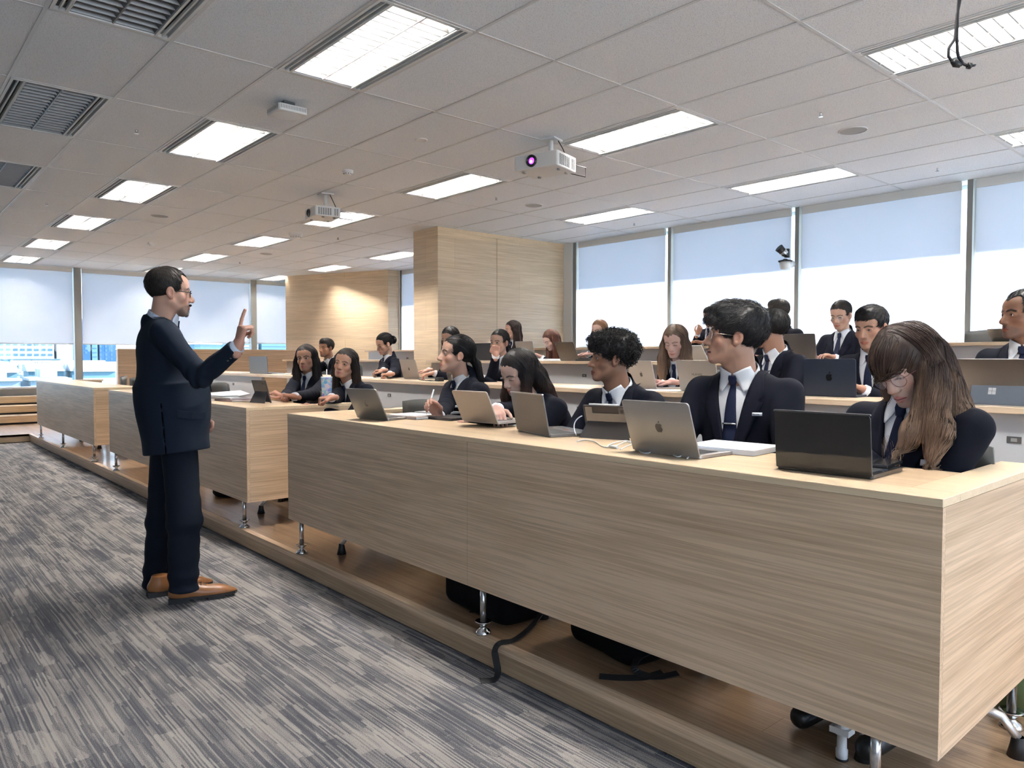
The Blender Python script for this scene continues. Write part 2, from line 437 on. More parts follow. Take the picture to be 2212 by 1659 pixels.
M['rose_metal'] = mat('rose_metal', (.22,.07,.07), .3, .6)
M['gold_metal'] = mat('gold_metal', (.75,.66,.55), .25, 1)
M['black_frame'] = mat('black_frame', (.015,.013,.012), .3)
M['lens'] = mat('lens', (.9,.95,1), .02, 0, .5, alpha=.10)
M['eye_white'] = mat('eye_white', (.55,.52,.50), .25)
M['iris'] = mat('iris', (.035,.018,.010), .15)
M['pupil'] = mat('pupil', (.004,.004,.004), .1)
M['sole'] = mat('sole', (.02,.018,.018), .6)
M['tan_leather'] = mat('tan_leather', (.30,.125,.045), .32, var=.25, vscale=14)
M['black_leather'] = mat('black_leather', (.012,.012,.012), .35)
M['lace'] = mat('lace', (.03,.018,.012), .7)
def basis(f, roll=0):
    f = V3(f).normalized(); r = f.cross(V3((0, 0, 1))).normalized(); u = r.cross(f)
    if roll:
        q = Matrix.Rotation(roll, 3, f); r = q @ r; u = q @ u
    return np.array([r, f, u], dtype=np.float32).T
def npv(v): return np.array(v, dtype=np.float32)
def look(px, d_or_pos, az, pitch=0):
    """direction of a head seen az degrees off the line to the viewer (+ = towards the right of the frame)"""
    v = V3((d_or_pos.x, d_or_pos.y, 0)).normalized()
    tc = -v; ri = V3((v.y, -v.x, 0)); a = math.radians(az); p = math.radians(pitch)
    h = tc*math.cos(a) + ri*math.sin(a)
    return h*math.cos(p) - V3((0, 0, 1))*math.sin(p)
def face_field(q, g):
    jw, ns = g.get('jaw', 1.), g.get('nose', 1.)
    fz = g.get('fz', 1.11 if g.get('female') else 1.06)
    q = q.copy(); q[:, 2] = np.where(q[:, 2] < 0, q[:, 2]*fz, q[:, 2]); q[:, 0] = q[:, 0]*.975
    ax = np.abs(q[:, 0]); m = q.copy(); m[:, 0] = ax
    d = ell(q, (0,-.018,.036), (.074,.094,.083))
    d = smin(d, ell(q, (0,.028,.040), (.060,.052,.052)), .02)
    d = smin(d, ell(q, (0,.020,-.035), (.056*jw,.063,.074)), .022)
    d = smin(d, cap(m, (.052*jw,-.002,-.048), (.016,.060,-.098), .020, .017), .026)
    d = smin(d, ell(q, (0,.066,-.098), (.020,.017,.015)), .014)
    d = smin(d, sph(m, (.043*jw,.042,-.026), .022), .022)
    d = smin(d, ell(q, (0,.066,-.066), (.029,.020,.027)), .014)
    d = smin(d, cap(m, (.014,.078,.019), (.046,.062,.020), .0065, .0055), .012)
    d = smax(d, -ell(m, (.030,.093,.004), (.021,.020,.015)), .010)
    # nose
    d = smin(d, cap(q, (0,.076,.014), (0,.076+.0215*ns,-.029), .0070, .0105), .012)
    d = smin(d, ell(q, (0,.080,-.026), (.0145,.018,.020)), .010)
    d = smin(d, sph(q, (0,.078+.0215*ns,-.034), .0098), .008)
    d = smin(d, ell(m, (.0125,.088,-.037), (.0078,.0105,.0078)), .005)
    d = smax(d, -ell(m, (.0065,.094,-.046), (.0038,.006,.004)), .002)
    # eyes: lids around an eyeball, opened by an almond cut
    e = sph(m, (.031,.0625,.003), .0146)
    d = smin(d, e, .0035)
    oh = g.get('open', .0055 + .0012*g.get('female', 0))
    d = smax(d, -ell(m, (.0315,.0785,.0015 - g.get('down', 0)*.004), (.0135 + .001*g.get('female', 0),.0085,oh)), .0012)
    # lips
    d = smin(d, cap(m, (.0,.0875,-.0655), (.021,.077,-.0695), .0055, .0030), .004)
    d = smin(d, cap(m, (.0,.0860,-.0765), (.019,.0775,-.0720), .0066, .0032), .004)
    d = smax(d, -cap(m, (0,.0935,-.0708), (.021,.0815,-.0706), .0014 + g.get('mouth', 0)), .002)
    # ears
    er = smin(ell(m, (.077,-.010,-.004), (.007,.019,.027)), ell(m, (.0745,-.004,-.026), (.006,.011,.012)), .008)
    er = smax(er, -ell(m, (.084,-.006,-.006), (.006,.010,.016)), .004)
    d = smin(d, er, .006)
    return d
def face_col(q, g):
    sk = np.array(g['skin'], dtype=np.float32); n = len(q)
    fz = g.get('fz', 1.11 if g.get('female') else 1.06)
    q = q.copy(); q[:, 2] = np.where(q[:, 2] < 0, q[:, 2]*fz, q[:, 2]); q[:, 0] = q[:, 0]*.975
    sk = sk*A_(.80,.76,.74); C = np.tile(sk, (n, 1)); m = q.copy(); m[:, 0] = np.abs(q[:, 0])
    def mix(mask, col): nonlocal C; C = C*(1-mask[:, None]) + np.array(col, dtype=np.float32)*mask[:, None]
    ss = lambda d, a, b: np.clip((b-d)/(b-a), 0, 1)
    front = (q[:, 1] > .03)
    red = sk*A_(1.08, .84, .80)
    mix(ss(sph(m, (.042,.055,-.028), .010), 0, .03)*.45*front, red)
    mix(ss(sph(q, (0,.10,-.034), .006), 0, .012)*.6, red)
    mix((m[:, 0] > .07)*.55*(np.abs(q[:, 2]+.01) < .035), red)
    # soft stubble / beard
    if g.get('stubble'):
        s = ss(ell(q, (0,.055,-.085), (.055,.05,.035)), -.004, .008)*(q[:, 2] < -.045)
        mix(s*g['stubble'], g.get('beard_col', (.06,.05,.045)))
    if g.get('mustache'):
        s = ss(cap(m, (0,.092,-.058), (.024,.080,-.066), .0055, .004), 0, .004)
        mix(s*g['mustache'], g.get('beard_col', (.06,.05,.045)))
    lip = g.get('lip', sk*A_(.95,.55,.52))
    dl = np.minimum(cap(m, (.0,.0875,-.0655), (.021,.077,-.0695), .0055, .0030), cap(m, (.0,.0860,-.0765), (.019,.0775,-.0720), .0066, .0032))
    mix(ss(dl, .0004, .0022)*front, lip)
    # inner mouth line
    mix(ss(cap(m, (0,.0915,-.0708), (.021,.080,-.0706), .0012 + g.get('mouth', 0)*.8), .0, .0016)*.8, (.05,.015,.015))
    # brows: distance in the x-z plane
    def seg(a, b):
        p2 = m[:, [0, 2]]; a = A_(*a); b = A_(*b); ba = b-a; h = np.clip(((p2-a) @ ba)/(ba @ ba), 0, 1); return vl(p2 - a - h[:, None]*ba)
    br = np.minimum(seg((.013,.0205), (.030,.0262)), seg((.030,.0262), (.047,.0195)))
    bt = g.get('brow', .0026)
    mix(ss(br, bt, bt+.0028)*(q[:, 1] > .05)*.9, g.get('brow_col', (.012,.010,.009)))
    # lash line round the opening
    oh = g.get('open', .0055 + .0012*g.get('female', 0)); z0 = .0015 - g.get('down', 0)*.004
    el = ell(m, (.0315,.0785,z0), (.0135 + .001*g.get('female', 0),.0085,oh))
    mix(ss(np.abs(el - .0004), .0006, .0020)*(q[:, 2] > z0 - (.002 if g.get('female') else 0) - .5*oh)*(q[:, 1] > .06)*.85, (.012,.009,.008))
    mix(ss(ell(m, (.0065,.096,-.045), (.0038,.006,.004)), .0, .002)*.7, sk*.25)
    return C
CRV = {}
def hair_field(style, q, pf, g):
    """q: head frame, pf: upright frame at the head. negative inside the hair"""
    m = q.copy(); m[:, 0] = np.abs(q[:, 0]); mf = pf.copy(); mf[:, 0] = np.abs(pf[:, 0])
    hl = g.get('hairline', 0.)
    facecut = ell(q, (0,.125,-.012 + hl), (.066 + g.get('wide', 0),.088,.080))
    zc = np.interp(q[:, 1], [-.07, -.02, .0, .03], [-.070, -.035, -.03, .0]).astype(np.float32)
    ear = sph(m, (.080,-.004,-.014), .027)
    if style == 'short' or style == 'receding':
        d = ell(q, (0,-.021,.041), (.0815,.1015,.0875))
        if style == 'short': d = smin(d, ell(q, (0,.03,.085), (.055,.05,.04)), .02)
        d = smax(d, -facecut, .006); d = smax(d, zc - q[:, 2], .006); d = smax(d, -ear, .004)
        if style == 'receding': d = smax(d, -ell(m, (.045,.085,.075), (.028,.05,.035)), .006)
        return d + .0012*wob(q, 260, 3)
    if style == 'messy':
        d = ell(q, (0,-.020,.050), (.090,.112,.095)) 
        d = smin(d, ell(q, (0,.045,.088), (.062,.060,.042)), .02)
        d = smin(d, ell(q, (.0,.090,.058), (.056,.026,.024)), .012)
        d = smax(d, -ell(q, (0,.128,-.025), (.069,.090,.085)), .006)
        d = smax(d, zc - q[:, 2] - .006, .008); d = smax(d, -sph(m, (.085,-.004,-.016), .027), .004)
        return d + .006*wob(q, 70, 4) + .0025*wob(q, 200, 5)
    if style == 'curly':
        d = ell(q, (0,-.026,.060), (.097,.120,.092))
        d = smin(d, ell(q, (0,.060,.088), (.062,.055,.040)), .02)
        d = smax(d, -ell(q, (0,.132,-.030), (.068,.088,.088)), .006)
        d = smax(d, zc - q[:, 2] + .0, .008); d = smax(d, -sph(m, (.088,-.002,-.018), .030), .004)
        return d + .006*wob(q, 110, 6) + .0035*wob(q, 260, 7)
    d = ell(q, (0,-.020,.041), (.0805 + g.get('vol', 0),.100 + g.get('vol', 0),.0865 + g.get('vol', 0)))
    if style in ('pony', 'bun', 'tight'):
        d = smax(d, -facecut, .005); d = smax(d, zc + .006 - q[:, 2], .006); d = smax(d, -ear, .004)
        if style == 'bun': d = smin(d, ell(q, (0,-.128,.012), (.040,.036,.045)) + .002*wob(q, 160, 2), .012)
        if style == 'pony': d = smin(d, sph(q, (0,-.108,-.012), .020), .015)
    else:
        # long hair, open on the face
        cur = None
        for lock in g.get('locks', LONG):
            for k in range(len(lock)-1):
                a, ra = lock[k][:3], lock[k][3]; b, rb = lock[k+1][:3], lock[k+1][3]
                dk = cap(mf if lock[0][0] >= 0 and not g.get('asym') else pf, a, b, ra, rb)
                cur = dk if cur is None else smin(cur, dk, .018)
        d = smin(d, cur, .03)
        d = smax(d, -ell(q, (g.get('part', 0)*.002,.125,-.014 + hl), (.067,.090,.078)), .006)
        d = smax(d, -ell(q, (0,.10,-.055), (.054,.078,.085)), .006)
        if g.get('bangs'):
            d = smin(d, smax(smax(ell(q, (0,.030,.045), (.068,.064,.066)), .018 - q[:, 2], .006), m[:, 0] - .058, .006), .008)
        d = d + g.get('wave', .002)*wob(q*A_(1,1,.45), 75, 8)
    for lock in g.get('tail', []):
        for k in range(len(lock)-1):
            d = smin(d, cap(pf, lock[k][:3], lock[k+1][:3], lock[k][3], lock[k+1][3]), .008)
    return d + .0010*wob(q*A_(1,1,.3), 300, 9)
LONG = [[(.055,-.020,.045,.035), (.078,-.018,-.03,.030), (.084,-.020,-.11,.030), (.082,-.015,-.20,.028), (.078,-.005,-.29,.018)],
        [(0,-.07,.03,.055), (0,-.085,-.08,.055), (0,-.09,-.19,.050), (0,-.09,-.29,.035)],
        [(.04,-.06,-.02,.045), (.05,-.075,-.15,.045), (.05,-.07,-.27,.03)]]
def hand_field(p, W, R, s, pose, side):
    q = (p - npv(W)) @ R / s
    q[:, 0] *= side           # thumb towards +x after this
    fx = [.028, .0095, -.009, -.0265]; L = [(.042,.025,.020), (.046,.029,.021), (.042,.026,.020), (.033,.021,.017)]
    cur = {'rest': [(28,35,22)]*4, 'flat': [(10,14,8)]*4, 'type': [(22,42,28), (28,46,28), (30,46,28), (32,48,26)],
           'fist': [(78,92,50)]*4, 'point': [(2,5,4), (72,88,50), (78,90,50), (70,80,45)],
           'pinch': [(48,52,28), (56,58,30), (62,62,34), (66,66,36)], 'loose': [(40,50,30), (46,54,30), (52,56,30), (56,58,30)]}[pose]
    d = None
    for i in range(4):
        dm = cap(q, (fx[i]*.55, .006, 0), (fx[i], .086 - abs(i-1.2)*.004, -.001), .0135, .0115)
        d = dm if d is None else smin(d, dm, .012)
    d = smin(d, cap(q, (0,-.035,0), (0,.012,0), .0225, .0240), .015)
    for i in range(4):
        a = V3((fx[i], .086 - abs(i-1.2)*.004, -.001)); th = 0; r = .0088 - (i == 3)*.0012
        sp = (fx[i])*3.2*(1 - cur[i][0]/100)
        df = None
        for k in range(3):
            th += math.radians(cur[i][k]); ln = L[i][k]
            b = a + V3((math.sin(math.radians(sp*60))*ln*math.cos(th), math.cos(th)*ln, -math.sin(th)*ln))
            dk = cap(q, a, b, r, r*.93)
            df = dk if df is None else smin(df, dk, .002)
            a = b; r *= .93
        d = smin(d, df, .0045)
    th = {'fist': [(.046,.040,-.018), (.042,.066,-.034), (.020,.076,-.042)], 'point': [(.044,.042,-.020), (.036,.064,-.036), (.016,.070,-.044)],
          'pinch': [(.046,.042,-.022), (.048,.072,-.038), (.036,.096,-.048)], 'loose': [(.048,.040,-.016), (.054,.070,-.026), (.046,.095,-.032)]}.get(pose, [(.048,.038,-.008), (.060,.066,-.016), (.064,.092,-.022)])
    tb = cap(q, (.016,.012,-.004), th[0], .0150, .0130)
    tb = smin(tb, cap(q, th[0], th[1], .0120, .0100), .004); tb = smin(tb, cap(q, th[1], th[2], .0098, .0082), .002)
    return smin(d, tb, .006)*s
def ik(S, W, l1, l2, pole):
    d = W - S; L = d.length
    if L > (l1+l2)*.995: k = L/((l1+l2)*.995); l1 *= k; l2 *= k
    a = (l1*l1 - l2*l2 + L*L)/(2*L); h = math.sqrt(max(l1*l1 - a*a, 0))
    n = d.normalized(); pl = (pole - n*pole.dot(n)).normalized()
    return S + n*a + pl*h
def conform(F, pts, N, TR, off):
    """drop points (x, z in the torso frame) onto the surface F from the front"""
    x = np.array([p[0] for p in pts], dtype=np.float32); z = np.array([p[1] for p in pts], dtype=np.float32)
    y = np.full(len(pts), .30, dtype=np.float32)
    for _ in range(60):
        P = npv(N) + np.stack([x, y, z], 1) @ TR.T
        y -= np.clip(F(P) - off, -.02, .05)*.7
        y = np.maximum(y, -.05)
    return npv(N) + np.stack([x, y, z], 1) @ TR.T
def strip(rows, nc, F, N, TR, off, th, sub=4):
    """a cloth panel between left and right edges, conformed to F; rows: [((xl, zl), (xr, zr))...]"""
    R = []
    for i in range(len(rows)-1):
        for k in range(sub if i < len(rows)-2 else sub+1):
            t = k/sub
            R.append([[rows[i][s][c]*(1-t) + rows[i+1][s][c]*t for c in (0, 1)] for s in (0, 1)])
    pts = [(a[0]*(1-c/nc) + b[0]*c/nc, a[1]*(1-c/nc) + b[1]*c/nc) for a, b in R for c in range(nc+1)]
    Fr = conform(F, pts, N, TR, off); Bk = Fr - TR[:, 1]*th
    nr = len(R); w = nc+1; V = np.concatenate([Fr, Bk]); n = len(Fr); fs = []
    for i in range(nr-1):
        for c in range(nc):
            a = i*w+c; fs.append((a, a+1, a+w+1, a+w)); fs.append((n+a, n+a+w, n+a+w+1, n+a+1))
    bd = [c for c in range(w)] + [i*w+nc for i in range(1, nr)] + [(nr-1)*w+c for c in range(nc-1, -1, -1)] + [i*w for i in range(nr-2, 0, -1)]
    for k in range(len(bd)):
        a, b = bd[k], bd[(k+1) % len(bd)]; fs.append((a, n+a, n+b, b))
    return V, np.array(fs)
def person(label, H, hf, facing, floor, roll=0, s=1., g=None, hair='short', hcol=(.012,.010,.010), tip=None, arms=(None, None), poses=('rest', 'rest'),
           hdir=(None, None), glasses=None, vox=None, neck_off=None, tie='tie', badge=True, tiltback=0, group=None, seat_h=.50, nstr=None, slen=None, gaze=None, top='navy', sh='shirt', stand=None, skirt=False, hs=None, nametag=False):
    g = dict(g or {}); hs = hs or s
    H = V3(H); d = math.hypot(H.x, H.y); vox = vox or max(.0022, d*.00075)
    R = basis(hf, roll); Rf = basis((hf.x, hf.y, 0)); fac = V3((facing[0], facing[1], 0)).normalized()
    N = H + V3(neck_off) if neck_off else H + V3((-fac.x*.035, -fac.y*.035, -.140*hs)) - V3((hf.x, hf.y, 0))*.02
    if stand: pelvis = V3(stand['pelvis'])
    else:
        hz = N.z - (floor + seat_h); Lt = .50*s
        back = math.sqrt(max(Lt*Lt - hz*hz, .0004)); pelvis = V3((N.x, N.y, floor+seat_h)) - fac*min(back, .38)
    u = (N - pelvis).normalized(); Lt = (N-pelvis).length
    f2 = (fac - u*fac.dot(u)).normalized(); r2 = f2.cross(u).normalized()
    TR = np.array([r2, f2, u], dtype=np.float32).T
    tl = lambda x, y, z: N + r2*x + f2*y + u*z
    wd = .166*s
    Sh = [tl(-wd, -.012, -.072*s), tl(wd, -.012, -.072*s)]
    Wr, El = [], []
    for i, sg in ((0, -1), (1, 1)):
        W = arms[i]
        if W is None:
            W = V3((N.x, N.y, floor + .81)) + fac*.36 + r2*sg*.10 if floor < .2 else V3((N.x, N.y, floor + .815)) + fac*.30 + r2*sg*.10
        W = V3(W)
        pole = V3((0, 0, -1)) + r2*sg*.55 - fac*.15
        if stand and stand.get('pole') and stand['pole'][i]: pole = V3(stand['pole'][i])
        Wr.append(W); El.append(ik(Sh[i], W, .285*s, .255*s, pole))
    Hn, hs_ = npv(H), hs
    def head(p):
        q = (p - Hn) @ R / hs_
        return face_field(q, g)*hs_
    nb = H + V3(R[:, 1])*(-.022*hs) + V3(R[:, 2])*(-.06*hs)
    nr = .050*s if g.get('female') else .057*s
    if g.get('female'): nr = .047*s
    def neck(p): return cap(p, nb, N - u*.03 + f2*.005, nr, nr*1.06)
    def skin_top(p): return smin(head(p), neck(p), .022)
    # --- body mesh: fine head, hands, coarse trunk that the clothes cover
    lo = np.minimum(Hn - .16*hs, npv(N) - .08); hi = np.maximum(Hn + .15*hs, npv(N) + .08)
    V, Fc = sdf_mesh(skin_top, lo, hi, vox)
    parts = [(V, Fc)]; cols = [face_col(((V - Hn) @ R)/hs, g)]
    hv = vox*.9 if d < 5.2 else vox
    hands = []
    for i, sg in ((0, -1), (1, 1)):
        hd = hdir[i]
        fd, pn = (hd if hd else ((Wr[i]-El[i]).normalized() + fac*.3, V3((0, 0, 1))))
        fd = V3(fd).normalized(); pn = V3(pn); x = fd.cross(pn).normalized(); pn = x.cross(fd).normalized()
        HR = np.array([x, fd, pn], dtype=np.float32).T
        # thumb side: inner side of each hand with palm down
        side = -sg
        ff = lambda p, W=Wr[i], HR=HR, side=side, ps=poses[i]: hand_field(p, W, HR, s*(.93 if g.get('female') else 1.0), ps, side)
        c = npv(Wr[i] + fd*.07)
        Vh, Fh = sdf_mesh(ff, c - .13, c + .13, hv if d < 7 else hv*1.1)
        parts.append((Vh, Fh)); cols.append(np.tile(np.array(g['skin'], dtype=np.float32)*A_(.82,.70,.68), (len(Vh), 1)))
        hands.append((fd, pn, x))
    def inner(p):
        dd = smin(cap(p, N - u*.13 - f2*.02, pelvis, .065*s, .09*s), cap(p, N - u*.14 - f2*.03, N - f2*.02, .04*s, .035*s), .02)
        for i in (0, 1):
            dd = smin(dd, cap(p, Sh[i], El[i], .040*s, .034*s), .03); dd = smin(dd, cap(p, El[i], Wr[i], .032*s, .022*s), .015)
        return dd
    allp = np.array([npv(x) for x in (N, pelvis, *Sh, *El, *Wr)])
    Vb, Fb = sdf_mesh(inner, allp.min(0) - .13, allp.max(0) + .13, .016)
    parts.append((Vb, Fb)); cols.append(np.tile(np.array(g['skin'], dtype=np.float32), (len(Vb), 1)))
    V, Fc = join(parts); me = mesh_np(V, Fc); colattr(me, np.concatenate(cols))
    root = obj_me('person', me, M['skin'], origin=(pelvis.x, pelvis.y, floor)); tag(root, label, 'person', group)
    # --- eyes
    gz = V3(R[:, 1]) if gaze is None else (V3(R[:, 1]) + V3(R[:, 0])*gaze[0] + V3(R[:, 2])*gaze[1]).normalized()
    if g.get('open', .0055) > .0012:
        for sg in (-1, 1):
            c = H + (V3(R[:, 0])*(.031*sg) + V3(R[:, 1])*.0625 + V3(R[:, 2])*.003)*hs; e = MB()
            rr = .0128*hs; prof = [(math.sin(math.radians(a))*rr, math.cos(math.radians(a))*rr) for a in (0.5, 9, 13, 24, 27, 40, 60, 85, 110, 140, 179)]
            Q = gz.to_track_quat('Z', 'Y').to_matrix().to_4x4(); Mx = Matrix.Translation(c) @ Q
            b = MB(); b.lathe(prof, n=16, M=Mx); n = 16
            for fi in range(len(b.f)):
                rg = fi//n; b.m[fi] = 2 if rg < 2 else (1 if rg < 4 else 0)
            b.build('eye', [M['eye_white'], M['iris'], M['pupil']], root)
    # --- jacket
    neckax0, neckax1 = N - u*.03, nb
    w0 = .074*s if not g.get('female') else .066*s; zb = -.36*s if not g.get('female') else -.30*s
    bust = g.get('female', 0)
    bel = stand.get('belly', 0) if stand else 0
    def trunk(p, o=0.):
        t = (p - npv(N)) @ TR / s
        dd = ell(t, (0,-.012,-.165), (.168+o,.112+o,.185+o))
        dd = smin(dd, ell(t, (0,.002+bel*.4,-.36), (.150+o,.118+o+bel,.20+o)), .06)
        m = t.copy(); m[:, 0] = np.abs(m[:, 0])
        dd = smin(dd, cap(m, (0,-.015,-.070), (.125,-.012,-.075), .056+o, .052+o), .04)
        dd = smin(dd, cap(m, (.02,-.025,-.010), (.13,-.016,-.062), .030+o, .034+o), .03)
        if bust: dd = smin(dd, ell(m, (.065,.055,-.19), (.06,.065,.065)), .05)
        if stand:
            q2 = t.copy(); q2[:, 2] = np.clip((t[:, 2] + .50)/.16, -1, 0)*.0
            el2 = np.sqrt((t[:, 0]/.163)**2 + ((t[:, 1]-.012)/.150)**2)
            tp_ = .13*np.clip((t[:, 2] + .62)/.28, 0, 1)**2
            sk = (el2 - 1 + tp_)*.15; sk = np.maximum(sk, t[:, 2] + .34); sk = np.maximum(sk, -.80 - t[:, 2])
            dd = smin(dd, sk - o, .09)
        else: dd = smin(dd, ell(t, (0,-.005,-.50), (.160+o,.128+o,.13+o)), .06)
        return dd*s
    def sleeves(p, o=0., cuff=0.):
        dd = None
        for i in (0, 1):
            ax = (Wr[i]-El[i]); L2 = ax.length; n = ax/L2
            a = cap(p, Sh[i], El[i], (.060+o)*s, (.050+o)*s)
            b = cap(p, El[i], Wr[i], (.049+o)*s, (.036+o)*s)
            b = smax(b, (p - npv(Wr[i])) @ npv(n) + .018 - cuff, .004)
            c = smin(a, b, .02)
            # bunched cloth at the bend
            q = p - npv(El[i]); dist = vl(q)
            dirn = npv((El[i]-Sh[i]).normalized() + n)
            c = c + (.0085 if stand else .0050)*np.sin(q @ dirn*60 + 3.5*wob(p, 20, i))*np.exp(-(dist/.09)**2)*np.clip(.6+.8*wob(p,14,i+9),0,1)
            dd = c if dd is None else np.minimum(dd, c)
        return dd
    def jacket(p):
        t = (p - npv(N)) @ TR
        T = trunk(p)
        wz = w0*(1 - np.clip(-t[:, 2]/(-zb), 0, 1)) - .0
        wedge = np.maximum(np.abs(t[:, 0]) - wz, -(t[:, 1]))*.95
        wedge = np.maximum(wedge, t[:, 2] - .06); wedge = np.maximum(wedge, zb - t[:, 2])
        T = smax(T, -wedge, .003)
        dd = smin(T, sleeves(p), .022)
        dd = dd + .0035*wob(p, 26, int(H.x*100) % 97) + .0012*wob(p, 75, 3)
        if stand: dd = dd + .0055*(np.abs(wob(p*A_(1,1,.7), 46, 12)) - .25)*np.clip(1 + 9*(p @ npv(f2) - npv(N) @ npv(f2)), .15, 1)
        dd = smin(dd, smax(cap(p, N - u*.01 - f2*.02, N + u*(-.004 if stand else .026) - f2*.015, .070*s, .062*s), t[:, 1] - .03, .01), .012)
        dd = smax(dd, -cap(p, neckax0 - u*.02, N + (nb - N)*1.2, nr + .016), .004)
        bot = -Lt - .06 if not stand else -stand['hem']
        dd = smax(dd, bot - t[:, 2], .006)
        if stand:   # side vent on the near side and front opening
            slit = np.maximum(np.abs(t[:, 1] + .055) - .0028, np.maximum(t[:, 2] + stand['vent'], -(t[:, 0] - .03)))
            dd = smax(dd, -slit, .003)
        return dd
    jv = vox*2.0 if d < 4.5 else vox*1.7
    V, Fc = sdf_mesh(jacket, allp.min(0) - .16, allp.max(0) + np.array([.16,.16,.10]), jv)
    jk = obj_me('jacket', mesh_np(V, Fc), M[top], root)
    # lapels
    jk_f = lambda p: np.minimum(smin(trunk(p), 9e9+0*p[:, 0], .01), 9e9)
    if d < 11:
        for sg in (-1, 1):
            def E(z, add): return (sg*(w0*(1 - min(1, max(0, z/zb))) + add), z)
            rows = [(E(.012, -.003), E(.012, .020)), (E(-.04, -.004), E(-.035, .040)), (E(-.10, -.004), E(-.088, .062)), (E(-.104, -.004), E(-.104, .048)), (E(-.112, -.004), E(-.112, .066)), (E(-.22, -.004), E(-.22, .048)), (E(zb, -.002), E(zb+.004, .012))]
            v, f = strip(rows, 4, jk_f, N, TR, .0065, .007, 3)
            obj_me('lapel', mesh_np(v, f), M['lapel'] if top == 'navy' else M[top], jk)
    # --- shirt
    def shirt_b(p): return trunk(p, -.010)
    def shirt(p):
        t = (p - npv(N)) @ TR
        dd = shirt_b(p) + .0012*wob(p, 60, 5)
        dd = np.maximum(dd, np.maximum(np.abs(t[:, 0]) - .105*s, np.maximum(-t[:, 1], np.maximum(t[:, 2] - .0, zb - .02 - t[:, 2]))))
        ax = npv(nb - N); L = np.linalg.norm(ax); ax = ax/L
        q = p - npv(N); h = q @ ax; rho = vl(q - h[:, None]*ax)
        hi_ = (.034 if stand else .020) - .016*np.clip(t[:, 1]/.06, -1, 1)
        col = np.maximum(np.abs(rho - (nr + .0085 - h*.10)) - .0035, np.maximum(h - hi_, -h - .035))
        dd = smin(dd, col, .004)
        dd = smax(dd, -cap(p, neckax0 + u*.02, N + (nb - N)*1.3, nr + .0035), .002)
        return dd
    sv = vox*1.5
    V, Fc = sdf_mesh(shirt, npv(N) - .45, npv(N) + .22, sv)
    shirt_o = obj_me('shirt', mesh_np(V, Fc), M[sh], root)
    for i in (0, 1):
        n = (Wr[i]-El[i]).normalized(); cb = MB(); w_ = Wr[i]
        cb.tube([w_ - n*.055, w_ - n*.02, w_ + n*.004, w_ + n*.006, w_ - n*.004], [.0335*s, .0335*s, .0325*s, .029*s, .026*s], 20, caps=False)
        cb.build('cuff', M[sh], shirt_o)
    cf = lambda p: smin(trunk(p, -.008), cap(p, N - u*.02, N + (nb-N)*.5, nr + .012, nr + .009), .012)
    if d < 11:
        for sg in (-1, 1):
            rows = [((sg*.004, .004), (sg*.058*s, .034)), ((sg*.010, -.016), (sg*.066*s, .004)), ((sg*.026, -.042), (sg*.064*s, -.030)), ((sg*.046, -.070), (sg*.054*s, -.066))]
            v, f = strip(rows, 4, cf, N, TR, .0075, .004, 3)
            obj_me('collar', mesh_np(v, f), M[sh], shirt_o)
    # --- tie
    if tie:
        parts = []
        kn = [((-.013, -.004), (.013, -.004)), ((-.017, -.018), (.017, -.018)), ((-.011, -.044), (.011, -.044))]
        parts.append(strip(kn, 4, cf, N, TR, .014, .012, 2))
        bl = [((-.010, -.040), (.010, -.040)), ((-.019, -.10), (.019, -.10)), ((-.030, -.24), (.030, -.24)), ((-.034, zb - .01), (.034, zb - .01))]
        parts.append(strip(bl, 4, cf, N, TR, .0075, .005, 5))
        v, f = join(parts); tie_o = obj_me('tie', mesh_np(v, f), M['tie'], root)
        if tie == 'clip':
            v, f = strip([((-.027, -.196), (.030, -.196)), ((-.027, -.203), (.030, -.203))], 3, cf, N, TR, .013, .004, 1)
            obj_me('tie_clip', mesh_np(v, f), M['silver'], tie_o)
    if badge:
        bx = -.098*s
        v, f = strip([((bx-.017, -.150), (bx+.017, -.150)), ((bx-.017, -.163), (bx+.017, -.163))], 3, jk_f, N, TR, .013, .004, 1)
        bo = obj_me('badge', mesh_np(v, f), M['badge'], jk)
        if d < 3.6:
            cu = bpy.data.curves.new('t', 'FONT'); cu.body = 'AIHM'; cu.size = .0115; cu.extrude = .0003; cu.align_x = 'CENTER'
            o = bpy.data.objects.new('t', cu); COL.objects.link(o); me = o.to_mesh().copy(); bpy.data.objects.remove(o)
            cc = conform(jk_f, [(bx, -.1605)], N, TR, .0205)[0]
            me2 = bpy.data.meshes.new('t'); me2.from_pydata([V3(cc) - r2*v_.co.x + u*v_.co.y + f2*v_.co.z for v_ in me.vertices], [], [list(q.vertices) for q in me.polygons]); me2.update()
            obj_me('lettering', me2, M['navy_ink'], jk)
    if nametag:
        nx = -.118*s
        v, f = strip([((nx-.028, -.168), (nx+.028, -.168)), ((nx-.028, -.186), (nx+.028, -.186))], 3, jk_f, N, TR, .013, .003, 1)
        obj_me('name_tag', mesh_np(v, f), M['badge_name'], jk)
    # --- legs
    legs = MB()
